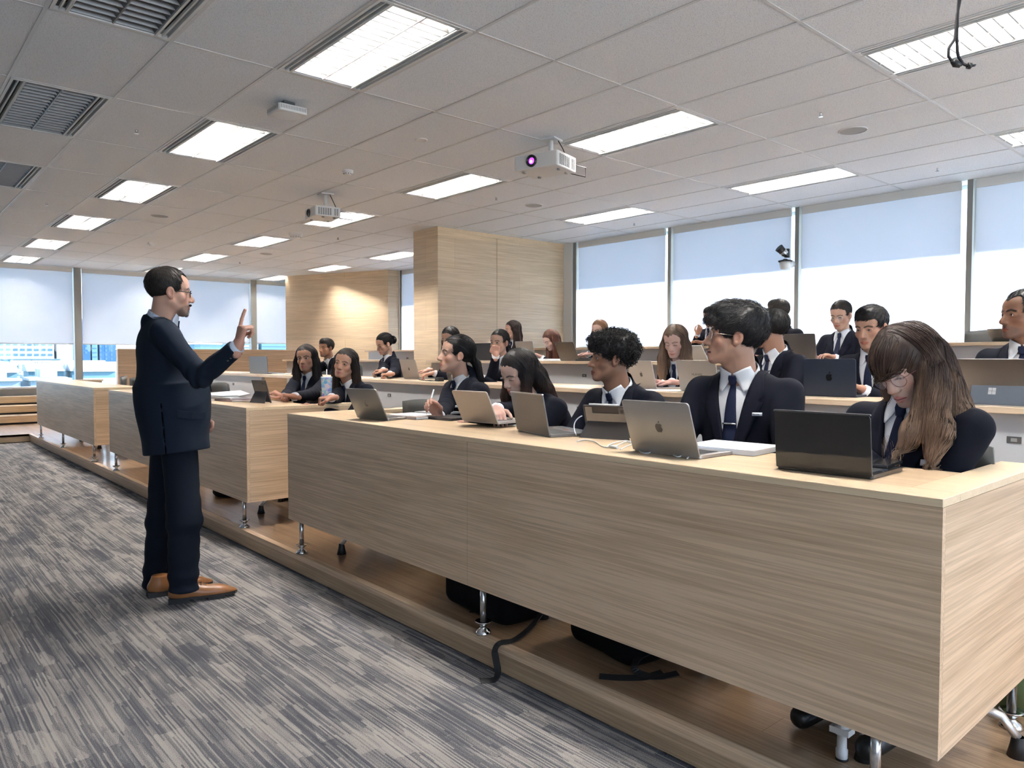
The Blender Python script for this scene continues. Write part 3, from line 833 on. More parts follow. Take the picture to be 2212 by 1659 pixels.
    if stand:
        def tr(p):
            dd = None
            for i in (0, 1):
                L = stand['legs'][i]
                a = cap(p, L[0], L[1], .090, .082); b = cap(p, L[1], L[2], .080, .074)
                c = smin(a, b, .04); n = npv((V3(L[2]) - V3(L[1])).normalized())
                c = smax(c, (p - npv(L[2])) @ n - .0, .006)
                q = p - npv(L[2]); c = c + .006*np.sin(q[:, 2]*55 + 2.5*wob(p, 14, i))*np.exp(-(q[:, 2]/.16)**2) 
                q = p - npv(L[1]); c = c + .004*np.sin(q[:, 2]*60 + 2*wob(p, 16, i+4))*np.exp(-(q[:, 2]/.14)**2)
                dd = c if dd is None else smin(dd, c, .012)
            dd = smin(dd, ell(p, pelvis, (.10, .12, .10)), .05)
            return dd + .003*wob(p, 20, 8)
        pts = np.array([npv(x) for L in stand['legs'] for x in L] + [npv(pelvis)])
        V, Fc = sdf_mesh(tr, pts.min(0) - .2, pts.max(0) + .15, .007)
        obj_me('trousers', mesh_np(V, Fc), M['suit_trouser'], root)
    else:
        kn = [pelvis + fac*.40*s + r2*(sg*.11) + V3((0,0,.03)) for sg in (-1, 1)]
        an = [V3((k.x, k.y, floor+.10)) - fac*.20 for k in kn]
        def tr(p):
            dd = ell(p, pelvis, (.17*s,.17*s,.13*s))
            for i, sg in ((0, -1), (1, 1)):
                dd = smin(dd, cap(p, pelvis + r2*sg*.08, kn[i], .088*s, .066*s), .04); dd = smin(dd, cap(p, kn[i], an[i], .064*s, .048*s), .02)
            return dd
        pts = np.array([npv(x) for x in (*kn, *an, pelvis)])
        V, Fc = sdf_mesh(tr, pts.min(0) - .2, pts.max(0) + .2, .016 if d > 4 else .012)
        obj_me('trousers', mesh_np(V, Fc), M['trouser'], root)
        for k in an:
            b = [k + V3((0,0,-.02)) - fac*.05, k + fac*.20 + V3((0,0,-.06))]
            V, Fc = sdf_mesh(lambda p: smax(cap(p, b[0], b[1], .050, .036), floor + .004 - p[:, 2], .004), npv(k) - .32, npv(k) + .32, .012)
            obj_me('shoe', mesh_np(V, Fc), M['black_leather'], root)
    # --- hair
    Rn = Rf
    def hf_(p):
        dp = p - Hn
        return hair_field(hair, dp @ R / hs_, dp @ Rn / hs_, g)*hs_
    ext = [npv(H) - .17, npv(H) + .19]
    if hair == 'long' or g.get('tail'): ext[0] = npv(H) - np.array([.26,.26, .50], dtype=np.float32); ext[1] = npv(H) + np.array([.24,.24,.2], dtype=np.float32)
    hvx = vox*1.15
    V, Fc = sdf_mesh(hf_, ext[0], ext[1], hvx)
    hc = np.array(hcol, dtype=np.float32); tc = np.array(tip if tip is not None else hcol, dtype=np.float32)
    def hcolf(P):
        z = (P[:, 2] - H.z)/hs
        k = np.clip((-z + g.get('tipz', -.02))/.26, 0, 1)[:, None]
        if g.get('streaky'): k = np.clip(k*1.2 + .25*wob((P-Hn)*A_(1,1,.15), 160, 2)[:, None]*(z[:, None] < .07), 0, 1)
        return hc*(1-k) + tc*k
    parts = [(V, Fc)]; cols = [hcolf(V)*.85]  # volume toned down: shade between the strands is put into its colour
    rs = np.random.RandomState(int(abs(H.x*1000 + H.y*77)) % 9999)
    nst = nstr if nstr is not None else int(np.clip(9000/d**1.25, 60, 2600))
    if d < 11 and len(V) > 50:
        P0 = V[rs.randint(0, len(V), nst)]
        def flow(P, kind=hair):
            q = (P - Hn) @ R / hs
            down = A_(0, 0, -1)
            if kind in ('long',):
                side = np.sign(q[:, 0:1] - g.get('part', 0)*.01)
                f = np.tile(down, (len(P), 1))
                topm = np.clip((q[:, 2:3] - .03)/.06, 0, 1)
                if g.get('bangs'): topm = topm*(q[:, 1:2] < .02) + 0; f = f + (q[:, 1:2] >= .02)*R[:, 1][None]*.6
                f = f + topm*(side*R[:, 0][None]*1.6 - R[:, 1][None]*.4)
                return f
            if kind in ('pony', 'bun', 'tight'):
                tgt = Hn + (R @ A_(0, -.112, -.01 if kind != 'bun' else .01))*hs
                f = tgt - P; 
                far = (vl(f) < .035)[:, None]
                tail = (((P - Hn) @ Rn)[:, 1:2] < -.10) & bool(g.get('tail'))
                return np.where(far | tail, down, f/ (vl(f)[:, None]+1e-6))
            if kind in ('messy', 'curly'):
                c = Hn + (R @ A_(0, -.05, .06))*hs; f = P - c; f /= vl(f)[:, None] + 1e-6
                return f*.4 + R[:, 1][None]*.7 - A_(0,0,.45) + rs.normal(0, .5, P.shape)
            c = Hn + (R @ A_(.01, -.06, .13))*hs; f = P - c; f /= vl(f)[:, None] + 1e-6
            sd = g.get('sweep', 0.)
            return f + R[:, 1][None]*np.clip(((P-Hn) @ R[:, 1]), 0, 1)[:, None]*4 + R[:, 0][None]*sd - A_(0,0,.25)
        if hair == 'curly':
            K = 13; G = grad(hf_, P0); tt = np.linspace(0, 1, K)[None, :, None]
            a = np.cross(G, rs.normal(0, 1, G.shape)); a /= vl(a)[:, None]; b = np.cross(G, a)
            rad = rs.uniform(.0035, .0065, (nst, 1, 1)); ph = rs.uniform(0, 6, (nst, 1, 1)); turns = rs.uniform(1.3, 2.2, (nst, 1, 1))
            ang = tt*turns*2*PI + ph
            pth = P0[:, None] + G[:, None]*(tt*rs.uniform(.006, .022, (nst, 1, 1)) - .003) + (a[:, None]*np.cos(ang) + b[:, None]*np.sin(ang))*rad
            pth += A_(0, 0, -1)[None, None]*tt*.004
            rr = np.full((nst, K), .0013); 
        else:
            ln = slen or {'long': .26, 'pony': .12, 'bun': .11, 'tight': .1, 'messy': .055, 'short': .035, 'receding': .03}[hair]
            K = 14 if hair == 'long' else 9; st = ln/K
            pth = [P0]; P = P0.copy(); prev = None; off = rs.uniform(0, .0035 if hair != 'messy' else .010, (nst,))
            lift = np.linspace(0, 1, K)
            for k in range(K-1):
                G = grad(hf_, P, .003); dd = flow(P); dd = dd - (dd*G).sum(-1, keepdims=True)*G; dd /= vl(dd)[:, None] + 1e-6
                dd = dd + rs.normal(0, .07 if hair in ('long', 'pony') else .16, dd.shape)
                if prev is not None: dd = prev*.55 + dd*.45
                dd /= vl(dd)[:, None] + 1e-6; prev = dd
                P = P + dd*st*rs.uniform(.8, 1.2, (nst, 1)); v = hf_(P); o = off*lift[k+1]*1.0 + .0006
                P = P - grad(hf_, P, .003)*np.clip(v - o, -.006, .006)[:, None]
                pth.append(P)
            pth = np.stack(pth, 1); tp = np.linspace(1, .25, K)[None] if hair != 'long' else np.linspace(1, .4, K)[None]
            rr = np.tile(tp, (nst, 1))*(.0008 + .00028*d*.33)*rs.uniform(.6, 1.3, (nst, 1))
        # keep strands off the face
        q = (pth - Hn) @ R / hs
        zt = .006 if g.get('bangs') else .066
        bad = ((q[..., 1] > .052) & (np.abs(q[..., 0]) < .054) & (q[..., 2] < zt) & (q[..., 2] > -.13)) if hair not in ('curly', 'messy') else ((q[..., 1] > .055) & (np.abs(q[..., 0]) < .06) & (q[..., 2] < .030) & (q[..., 2] > -.12))
        if hair in ('short', 'receding'): bad = ((q[..., 1] > .045) & (q[..., 2] < .050))
        if hair == 'receding': bad |= ((q[..., 1] > .05) & (q[..., 2] < .085))
        cum = np.maximum.accumulate(bad, 1); good = ~cum[:, 1]; pth = pth[good]; rr = rr[good]; cum = cum[good]; nst = len(pth)
        last = (~cum).sum(1) - 1; ki = np.minimum(np.arange(pth.shape[1])[None], last[:, None]); ii = np.arange(nst)[:, None]
        pth = pth[ii, ki] + (pth[ii, ki] - pth[ii, np.maximum(ki-1, 0)])*((np.arange(pth.shape[1])[None] - ki)[..., None]*.02); rr = np.where(cum, rr*.15, rr)
        sv_, sf_ = tubes_np(pth.astype(np.float32), rr.astype(np.float32), 3)
        tone = np.repeat(rs.uniform(.75, 1.45, nst), pth.shape[1]*3)[:, None]
        parts.append((sv_, sf_)); cols.append(np.clip(hcolf(sv_)*tone, 0, 1))
    V, Fc = join(parts); me = mesh_np(V, Fc); colattr(me, np.concatenate(cols)); obj_me('hair', me, M['hair'], root)
    if g.get('mustache'):
        for nm, fn_, cc in (('mustache', lambda q: smin(ell(q, (-.012,.0925,-.0565), (.014,.0070,.0062)), ell(q, (.012,.0925,-.0565), (.014,.0070,.0062)), .006) + .0008*wob(q, 700, 3), (.035,.028,.025)),
                            ('beard', lambda q: smin(ell(q, (0,.0765,-.101), (.022,.0125,.017)), ell(q, (0,.0845,-.0865), (.010,.006,.006)), .01) + .0009*wob(q, 700, 5), (.16,.145,.135))):
            V, Fc = sdf_mesh(lambda p: fn_((p - Hn) @ R / hs_)*hs_, npv(H) - .16, npv(H) + .16, .0026); me = mesh_np(V, Fc); colattr(me, np.tile(A_(*cc), (len(V), 1))); obj_me(nm, me, M['hair'], root)
    # --- glasses
    if glasses:
        gm, shape, gr = glasses; b = MB(); hl = lambda x, y, z: H + (V3(R[:, 0])*x + V3(R[:, 1])*y + V3(R[:, 2])*z)*hs
        yy = .092
        for sg in (-1, 1):
            pts = []
            for k in range(25):
                a = 2*PI*k/24; ca, sa = math.cos(a), math.sin(a)
                if shape == 'rect': ca = math.copysign(abs(ca)**.55, ca); sa = math.copysign(abs(sa)**.55, sa)*.72
                x = sg*.0335 + .0235*ca; z = -.002 + .021*sa; pts.append(hl(x, yy - abs(x)*.10 - (abs(x)-.03)**2*4, z))
            b.tube(pts, gr, 6, caps=False)
            b.tube([hl(sg*.056, yy-.008, .004), hl(sg*.072, .055, .005), hl(sg*.078, .0, .003), hl(sg*.078, -.018, -.008)], gr, 6)
        b.tube([hl(-.011, yy-.001, .003), hl(0, yy+.004, .006), hl(.011, yy-.001, .003)], gr, 6)
        go = b.build('glasses', M[gm], root)
        for sg in (-1, 1):
            b = MB(); c = hl(sg*.0335, yy-.004, -.002); n = 20; vs = [c]
            for k in range(n):
                a = 2*PI*k/n; x = sg*.0335 + .0225*math.cos(a); vs.append(hl(x, yy - abs(x)*.10 - (abs(x)-.03)**2*4, -.002 + (.020 if shape != 'rect' else .0145)*math.sin(a)))
            b.add(vs, [(0, 1+k, 1+(k+1) % n) for k in range(n)]); b.build('lens', M['lens'], go)
    return dict(root=root, N=N, TR=TR, tl=tl, Sh=Sh, El=El, Wr=Wr, hands=hands, pelvis=pelvis, jk=jk, u=u, f=f2, r=r2, H=H, R=R, trunk=trunk, cf=cf, jf=jk_f, shirt=shirt_o, hs=hs)
DO_PEOPLE = True
SKY, SUN, EXPO = 1.25, 10.0, 2.1
# ------------------------------------------------------------------ room shell
CZ = 3.06
GX0, GY0, CX, CY = 3.15156, 3.1938, .6, 1.2168          # ceiling grid origin and cells
XR, YF = 8.30, 16.70                                     # right and far window walls
XL, YB = -3.2, -3.6                                      # front wall (screen side) and the wall behind the viewer
T1, T2, T3, T4 = .126, .30, .48, .655                    # levels of the tiers
floor = MB(); floor.box(XL, 8.5, YB, 17, -.12, 0); struct(floor.build('floor', M['carpet']))
# ceiling cells, with openings where the light troffers sit
lit, off = [], []
for i in range(-4, 11, 2):
    for j in (-2, 2, 6): 
        if j == 6 and i == 4: continue
        if GY0 + (i+1)*CY > YF - .02: continue
        lit.append((i, j))
for i in (0, 2, 4, -2): off.append((i, -4))
holes = set(lit) | set(off)
c = MB(); jx0, jx1 = -11, 9; iy0, iy1 = -6, 12
for j in range(jx0, jx1+1):
    for i in range(iy0, iy1+1):
        if (i, j) in holes: continue
        x0, x1 = max(XL, GX0+j*CX), min(XR, GX0+(j+1)*CX); y0, y1 = max(YB, GY0+i*CY), min(YF, GY0+(i+1)*CY)
        if x1 > x0 and y1 > y0: c.box(x0, x1, y0, y1, CZ, CZ+.02)
g = .0095
for j in range(jx0, jx1+2):
    x = GX0+j*CX
    if XL < x < XR: c.box(x-g, x+g, YB, YF, CZ-.004, CZ-.0005, 1)
for i in range(iy0, iy1+2):
    y = GY0+i*CY
    if YB < y < YF: c.box(XL, XR, y-g, y+g, CZ-.0035, CZ-.0004, 1)
struct(c.build('ceiling', [M['tile'], M['tbar']]))
b = MB(); b.box(XL, XR+.4, YB, YF+.4, CZ+.30, CZ+.34); struct(b.build('ceiling_slab', M['grey_paint']))
# walls. right window wall: sill 1.437, piers at the ends
SILL = 1.437
b = MB(); b.box(XR, XR+.25, YB, YF+.25, -.1, SILL); b.box(XR, XR+.25, YB, YF+.25, CZ, CZ+.3); b.box(XR, XR+.25, 8.03, 8.90, SILL, CZ); b.box(XR, XR+.25, 12.9, YF+.25, SILL, CZ); b.box(XR, XR+.25, YB-.2, YB+.3, SILL, CZ)
struct(b.build('wall_right', M['white_paint']))
b = MB(); b.box(XR-.10, XR+.02, YB, 8.15, SILL-.03, SILL); struct(b.build('trim_1', M['oak_y']))
# far window wall: sill .734
FS = .734
b = MB(); b.box(XL, XR, YF, YF+.25, -.1, FS); b.box(XL, XR, YF, YF+.25, CZ, CZ+.3); b.box(8.0, XR, YF, YF+.25, FS, CZ)
struct(b.build('wall_far', M['white_paint']))
b = MB(); b.box(XL, XR, YF-.14, YF+.02, FS-.03, FS+.002); struct(b.build('trim_2', M['laminate']))
b = MB(); b.box(XL-.2, XL, YB, YF+.25, -.1, CZ+.3); struct(b.build('wall_left', M['grey_paint']))
# unseen wall behind the viewer; tall openings added to light faces turned to it
b = MB(); z0w, z1w = .45, 2.9; xs = [XL-.2, -2.6, -.5, -.1, 2.4, 2.8, 5.3, 5.7, 7.9, XR+.25]
b.box(XL-.2, XR+.25, YB-.2, YB, -.1, z0w); b.box(XL-.2, XR+.25, YB-.2, YB, z1w, CZ+.3)
for k in range(0, len(xs), 2): b.box(xs[k], xs[k+1], YB-.2, YB, z0w, z1w)
struct(b.build('wall_back', M['white_paint']))
# ------------------------------------------------------------------ windows, blinds
def blind_mat(name, col, t):
    m, nt, b = newmat(name); L = nt.links.new
    out = nt.nodes['Material Output']
    tr = nt.nodes.new('ShaderNodeBsdfTranslucent'); tr.inputs['Color'].default_value = rgb(t)
    mx = nt.nodes.new('ShaderNodeAddShader'); b.inputs['Base Color'].default_value = rgb(col); b.inputs['Roughness'].default_value = .9; b.inputs['Specular IOR Level'].default_value = .1
    L(b.outputs[0], mx.inputs[0]); L(tr.outputs[0], mx.inputs[1]); L(mx.outputs[0], out.inputs['Surface'])
    return m
M['blind'] = blind_mat('blind', (.50,.50,.50), (.30,.32,.36))
M['blind_far'] = blind_mat('blind_far', (.50,.50,.50), (.325,.335,.355))
def glass_mat():
    m, nt, b = newmat('window_glass'); L = nt.links.new
    out = nt.nodes['Material Output']; t = nt.nodes.new('ShaderNodeBsdfTransparent'); t.inputs['Color'].default_value = (.93,.97,.98,1)
    g = nt.nodes.new('ShaderNodeBsdfGlossy'); g.inputs['Roughness'].default_value = .02
    mx = nt.nodes.new('ShaderNodeMixShader'); mx.inputs[0].default_value = .05
    L(t.outputs[0], mx.inputs[1]); L(g.outputs[0], mx.inputs[2]); L(mx.outputs[0], out.inputs['Surface']); return m
M['glass'] = glass_mat()
wn = 0
RM = [7.98, 6.215, 4.384, 2.574, .77, -1.04, -2.85]     # mullion centres on the right wall
for k in range(len(RM)-1):
    y1, y0 = RM[k], RM[k+1]; wn += 1
    w = MB(); w.box(XR+.16, XR+.17, y0, y1, SILL, CZ)
    o = struct(w.build(f'window_{wn}', M['glass']))
    w = MB(); w.box(XR+.02, XR+.14, y0-.025, y0+.025, SILL, CZ)
    w.box(XR+.10, XR+.2, y0-.045, y0+.045, SILL, CZ, 1)
    w.build('window_frame', [M['mullion'], M['frame_white']], o)
    if k == 0:
        w = MB(); w.box(XR+.02, XR+.14, y1-.02, y1+.04, SILL, CZ); w.build('window_frame', M['mullion'], o)
names = ['behind the wood column', 'second from the wood column', 'beside the camera bracket', 'fourth from the wood column', 'fifth from the wood column', 'farthest from the wood column']
for k in range(len(RM)-1):
    y1, y0 = RM[k]-.05, RM[k+1]+.085
    t = thing('roller_blind', f'white roller blind of the long window, {names[k]}', 'blind', (XR+.05, (y0+y1)/2, CZ), 0, 'roller blinds of the long window wall')
    n = MB(); n.box(XR+.045, XR+.047, y0, y1, SILL+.01, CZ-.01); n.build('fabric', M['blind'], t)
    n = MB(); n.box(XR+.03, XR+.06, y0, y1, CZ-.09, CZ-.005); n.build('head_box', M['frame_white'], t)
    n = MB(); n.tube([(XR+.046, y0, SILL+.018), (XR+.046, y1, SILL+.018)], .009, 8); n.build('bottom_bar', M['frame_white'], t)
wn += 1
w = MB(); w.box(XR+.16, XR+.17, 8.9, 12.9, SILL, CZ); o = struct(w.build(f'window_{wn}', M['glass']))
w = MB()
for yy in (8.92, 10.9, 12.88): w.box(XR+.02, XR+.14, yy-.02, yy+.02, SILL, CZ)
w.build('window_frame', M['mullion'], o)
t = thing('roller_blind', 'white roller blind in the gap between the wood column and angled wall', 'blind', (XR+.05, 10.9, CZ), 0, 'roller blinds of the long window wall')
n = MB(); n.box(XR+.045, XR+.047, 8.95, 12.85, SILL+.01, CZ-.01); n.build('fabric', M['blind'], t)
n = MB(); n.box(XR+.03, XR+.06, 8.95, 12.85, CZ-.09, CZ-.005); n.build('head_box', M['frame_white'], t)
# far wall mullions
FM = [-2.05, -.28, 1.50, 3.284, 5.06, 6.828, 7.98]
for k in range(len(FM)-1):
    x0, x1 = FM[k], FM[k+1]; wn += 1
    w = MB(); w.box(x0, x1, YF+.16, YF+.17, FS, CZ); o = struct(w.build(f'window_{wn}', M['glass']))
    wd = .065 if k < 5 else .02
    if k != 3: w = MB(); w.box(x1-wd, x1+wd, YF+.0, YF+.14, FS, CZ); w.build('window_frame', M['mullion'], o)
    else: w = MB(); w.box(x1-.05, x1+.05, YF+.0, YF+.14, FS, CZ); w.build('window_frame', M['frame_white'], o)
fn = ['nearest the room front', 'second along', 'left of the grey mullion', 'behind the standing man', 'behind the raised hand', 'beside the angled wood wall']
for k in range(len(FM)-1):
    x0, x1 = FM[k]+.08, FM[k+1]-.08; zb = [1.56, 1.56, 1.56, 1.56, 1.62, 1.62][k]
    t = thing('roller_blind', f'half lowered pale blind over the city view, {fn[k]}', 'blind', ((x0+x1)/2, YF+.05, CZ), 0, 'half lowered blinds of the city windows')
    n = MB(); n.box(x0, x1, YF+.045, YF+.047, zb, CZ-.01); n.build('fabric', M['blind_far'], t)
    n = MB(); n.box(x0, x1, YF+.02, YF+.06, CZ-.09, CZ-.005); n.build('head_box', M['frame_white'], t)
    n = MB(); n.tube([(x0, YF+.046, zb), (x1, YF+.046, zb)], .011, 8); n.build('bottom_bar', M['frame_white'], t)
# exterior sun fin shading the top of the long window wall
b = MB(); b.box(XR+.27, XR+1.35, YB-3, YF+2, 3.02, 3.20); struct(b.build('trim_3', M['white_paint']))
# ------------------------------------------------------------------ wood column and angled wall
b = MB(); b.box(5.90, XR, 8.22, 8.80, T3-.4, CZ)
b.box(5.90, XR, 8.216, 8.22, T3, CZ)
o = b.build('wood_column', M['oak_wall'], origin=(7.1, 8.5, 0)); tag(o, 'wood clad column running to the window wall up to the ceiling', 'column')
n = MB(); n.box(5.893, XR-.0, 8.209, 8.30, CZ-.055, CZ-.001); n.build('top_trim', M['oak_edge'], o)
n = MB(); n.box(6.94, 6.944, 8.2125, 8.22, T3, CZ-.05); n.build('panel_joint', M['riser'], o)
b = MB(); b.prism([(7.02, 15.44), (8.065, 12.95), (8.30, 12.93), (8.30, 15.6), (7.3, 15.9)], T1, CZ)
o = b.build('angled_wood_wall', M['oak_wall'], origin=(7.6, 14, 0)); tag(o, 'angled wood clad wall block beside the city windows', 'wall')
# ------------------------------------------------------------------ tiers
YR0, YR1 = -1.4, 13.38
b = MB()
b.box(1.95, 3.35, YR0, YR1, T1-.03, T1); b.box(XL, XR, YR1-.0, 15.40, T1-.03, T1)
b.box(1.99, 3.35, YR0, YR1, .0, T1-.03, 2)
b.box(1.934, 1.975, YR0, YR1+.02, T1-.03, T1+.0005, 4); b.box(1.946, 1.965, YR0, YR1, .012, T1-.03, 1)
b.box(XL, 1.975, YR1, YR1+.041, T1-.03, T1+.0005, 3); b.box(XL, 1.965, YR1+.012, YR1+.03, .012, T1-.03, 3); b.box(XL, 2.2, YR1+.05, 15.4, 0, T1-.03, 2)
struct(b.build('floor_platform', [M['floor_wood'], M['riser'], M['black'], M['riser_x'], M['oak_y']]))
b = MB()
b.box(3.35, 5.2, YR0, 13.0, .0, T2); b.box(5.2, 6.95, YR0, 13.0, 0, T3); b.box(6.95, XR, YR0, 13.0, 0, T4)
for x, z in ((3.35, T2), (5.2, T3), (6.95, T4)): b.box(x-.012, x+.02, YR0, 13.0, z-.03, z+.001, 1)
struct(b.build('floor_tiers', [M['floor_wood'], M['riser']]))
t = thing('tier_steps', 'three low wooden steps with dark shadow gaps below the city window', 'steps', (0, 15.4, T1))
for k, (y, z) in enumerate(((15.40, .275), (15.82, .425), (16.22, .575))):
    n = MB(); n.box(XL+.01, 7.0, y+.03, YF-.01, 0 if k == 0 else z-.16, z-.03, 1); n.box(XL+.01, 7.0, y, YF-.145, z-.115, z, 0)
    n.build('step', [M['riser_x'], M['black']], t)  # black recessed body stands in for the shade under each nosing
# low partition at the end of the tiers
t = thing('low_partition', 'low wooden partition closing the end of the seating below the blinds', 'partition', (4.6, 13.1, T1))
n = MB(); n.box(3.11, 6.4, 13.05, 13.15, T1, 1.415); n.build('panel', M['oak_x'], t); n = MB(); n.box(3.105, 6.41, 13.04, 13.16, 1.415, 1.435); n.build('top_cap', M['oak_edge'], t)
# ------------------------------------------------------------------ ceiling fixtures
def make_troffer(on):
    t = thing('ceiling_light', 'x', 'light', (0, 0, 0))
    X, Y = CX/2 - .012, CY/2 - .012
    f = MB(); lv = .205                                     # half width of the lamp part
    for s in (-1, 1):
        # two linear slots on each long side
        for a0, a1 in ((lv+.004, lv+.014), (lv+.036, lv+.044), (lv+.066, X)):
            f.box(min(s*a0, s*a1), max(s*a0, s*a1), -Y, Y, -.006, .012)
        f.box(min(s*lv, s*(lv+.004)), max(s*lv, s*(lv+.004)), -Y, Y, -.008, .10)
        f.box(-X, X, min(s*(Y-.02), s*Y), max(s*(Y-.02), s*Y), -.006, .012)
    f.build('frame', M['frame_white'], t, world=False)
    d = MB(); d.box(-X, X, -Y, Y, .13, .135)
    for s in (-1, 1): d.box(min(s*(lv+.004), s*X), max(s*(lv+.004), s*X), -Y, Y, .05, .054)
    d.build('housing', M['black'], t, world=False)
    r = MB()
    for s in (-1, 1):
        for u in (-1, 1):
            xa, xb = s*.103 + u*.030, s*.103 + u*.098
            r.add([(xa, -Y+.02, .108), (xa, Y-.02, .108), (xb, Y-.02, .0), (xb, -Y+.02, .0)], [(0, 1, 2, 3)])
        r.add([(s*.103-.030, -Y+.02, .108), (s*.103-.030, Y-.02, .108), (s*.103+.030, Y-.02, .108), (s*.103+.030, -Y+.02, .108)], [(0, 1, 2, 3)])
    r.build('reflector', M['reflector'] if on else M['louvre_off'], t, world=False)
    l = MB()
    for s in (-1, 1):
        n = 16
        for k in range(n+1):
            y = -Y+.03 + (2*Y-.06)*k/n
            w0, w1 = .004, .018
            l.add([(s*.103-.098, y-w0, .0), (s*.103-.098, y+w0, .0), (s*.103+.098, y+w0, .0), (s*.103+.098, y-w0, .0),
                   (s*.103-.060, y-w1, .05), (s*.103-.060, y+w1, .05), (s*.103+.060, y+w1, .05), (s*.103+.060, y-w1, .05)],
                  [(0,3,2,1), (4,5,6,7), (0,1,5,4), (1,2,6,5), (2,3,7,6), (3,0,4,7)])
    l.box(-.004, .004, -Y+.02, Y-.02, -.004, .03)
    l.build('louvre', M['louvre'] if on else M['louvre_off'], t, world=False)
    for s in (-1, 1):
        q = MB(); q.tube([(s*.103, -Y+.05, .080), (s*.103, Y-.05, .080)], .013, 6)
        q.build('lamp_tube', M['tube'] if on else M['grey_plastic'], t, world=False)
    return t
def cname(i, j):
    col = {-2: 'row along the aisle', 2: 'row over the seats', 6: 'row nearest the long windows', -4: 'unlit row'}[j]
    k = {-4: 'behind the viewer', -2: 'nearest', 0: 'first', 2: 'second', 4: 'third', 6: 'fourth', 8: 'fifth', 10: 'sixth'}[i]
    return f'{col}, {k} one from the viewer' if i > -4 else f'{col}, {k}'
A0 = make_troffer(True)
for k, (i, j) in enumerate(lit):
    o = A0 if k == 0 else copy_tree(A0)
    place(o, (GX0+(j+.5)*CX, GY0+(i+.5)*CY, CZ), 0, 'lit louvred ceiling light, ' + cname(i, j), 'lit ceiling lights')
B0 = make_troffer(False)
for k, (i, j) in enumerate(off):
    o = B0 if k == 0 else copy_tree(B0)
    place(o, (GX0+(j+.5)*CX, GY0+(i+.5)*CY, CZ), 0, 'switched off louvred ceiling light, ' + cname(i, j), 'switched off ceiling lights')
def ceil_pt(x, y): p = atz(x, y, CZ); return V3((p.x, p.y, CZ))
# sprinklers
def make_sprinkler():
    t = thing('ceiling_sprinkler', 'x', 'sprinkler'); n = MB()
    n.lathe([(.0, -.001), (.010, .004), (.030, -.004), (.034, -.001), (.034, 0)], n=20); n.build('cover_ring', M['white_plastic'], t, world=False)
    n = MB(); n.cyl((0,0,.012), (0,0,-.03), .007, .006, 8); n.box(-.012, .012, -.003, .003, -.03, -.006); n.cyl((0,0,-.032), (0,0,-.036), .016, .016, 12)
    n.build('nozzle', M['steel'], t, world=False); return t
sp = [(295, 280, 'beside the first unlit light'), (101, 438, 'beside the third unlit light'), (1773, 243, 'beside the large round speaker'), (2025, 363, 'nearest the roller blinds'), (1370, 482, 'before the third blind'),
      (1072, 426, 'behind the white projector with the lit lens'), (730, 513, 'before the wood column'), (518, 566, 'above the raised hand')]
S0 = make_sprinkler()
for k, (x, y, w) in enumerate(sp):
    o = S0 if k == 0 else copy_tree(S0); p = ceil_pt(x, y)
    place(o, p + V3((0,0,.004)), 0, f'small metal sprinkler head on the ceiling {w}', 'sprinkler heads')
def make_speaker():
    t = thing('ceiling_speaker', 'x', 'speaker'); n = MB(); n.lathe([(.105, 0), (.105, -.006), (.098, -.008)], n=32); n.build('rim', M['frame_white'], t, world=False)
    n = MB(); n.lathe([(.098, -.005), (.05, -.007), (0.001, -.0075)], n=32); n.build('grille', M['grille'], t, world=False); return t
M['grille'] = mat('grille', (.36,.355,.345), .7, bump=.8, bscale=900)
P0 = make_speaker()
for k, (x, y, w) in enumerate([(1843, 281, 'nearest the viewer'), (1153, 443, 'behind the projector'), (345, 466, 'over the aisle'), (575, 548, 'before the city windows')]):
    o = P0 if k == 0 else copy_tree(P0); place(o, ceil_pt(x, y), 0, f'round grey flush ceiling speaker {w}', 'ceiling speakers')
n = MB(); n.lathe([(.052, 0), (.052, -.004), (.044, -.007), (.040, -.004), (.0, -.004)], n=28); o = n.build('ceiling_ring', M['white_plastic'], world=False); o.location = ceil_pt(910, 302); tag(o, 'small white ring plate on the ceiling before the projector', 'ceiling plate')
def detector(p, lab, s=1):
    t = thing('smoke_detector', lab, 'smoke detector', p); n = MB(); n.lathe([(.052*s, 0), (.052*s, -.018*s), (.040*s, -.030*s)], n=24); n.build('base', M['white_plastic'], t, world=False)
    n = MB(); n.lathe([(.036*s, -.028*s), (.036*s, -.038*s), (.028*s, -.046*s), (.001, -.047*s)], n=20)
    for k in range(10): a = k*PI/5; n.cbox((.036*s*math.cos(a), .036*s*math.sin(a), -.033*s), (.006, .006, .012), 1)
    n.build('sensor', [M['white_plastic'], M['dark_grey']], t, world=False)
detector(ceil_pt(751, 368), 'white round smoke detector on the ceiling before the small projector')
detector(ceil_pt(638, 503), 'wide white domed detector on the ceiling behind the small projector', 1.8)
n = MB(); n.box(-.05, .05, -.05, .05, -.03, 0); n.box(-.03, .03, -.03, .03, -.05, -.03); o = n.build('ceiling_sensor', M['white_plastic'], world=False); o.location = ceil_pt(328, 524); tag(o, 'small square white ceiling sensor over the aisle', 'sensor')
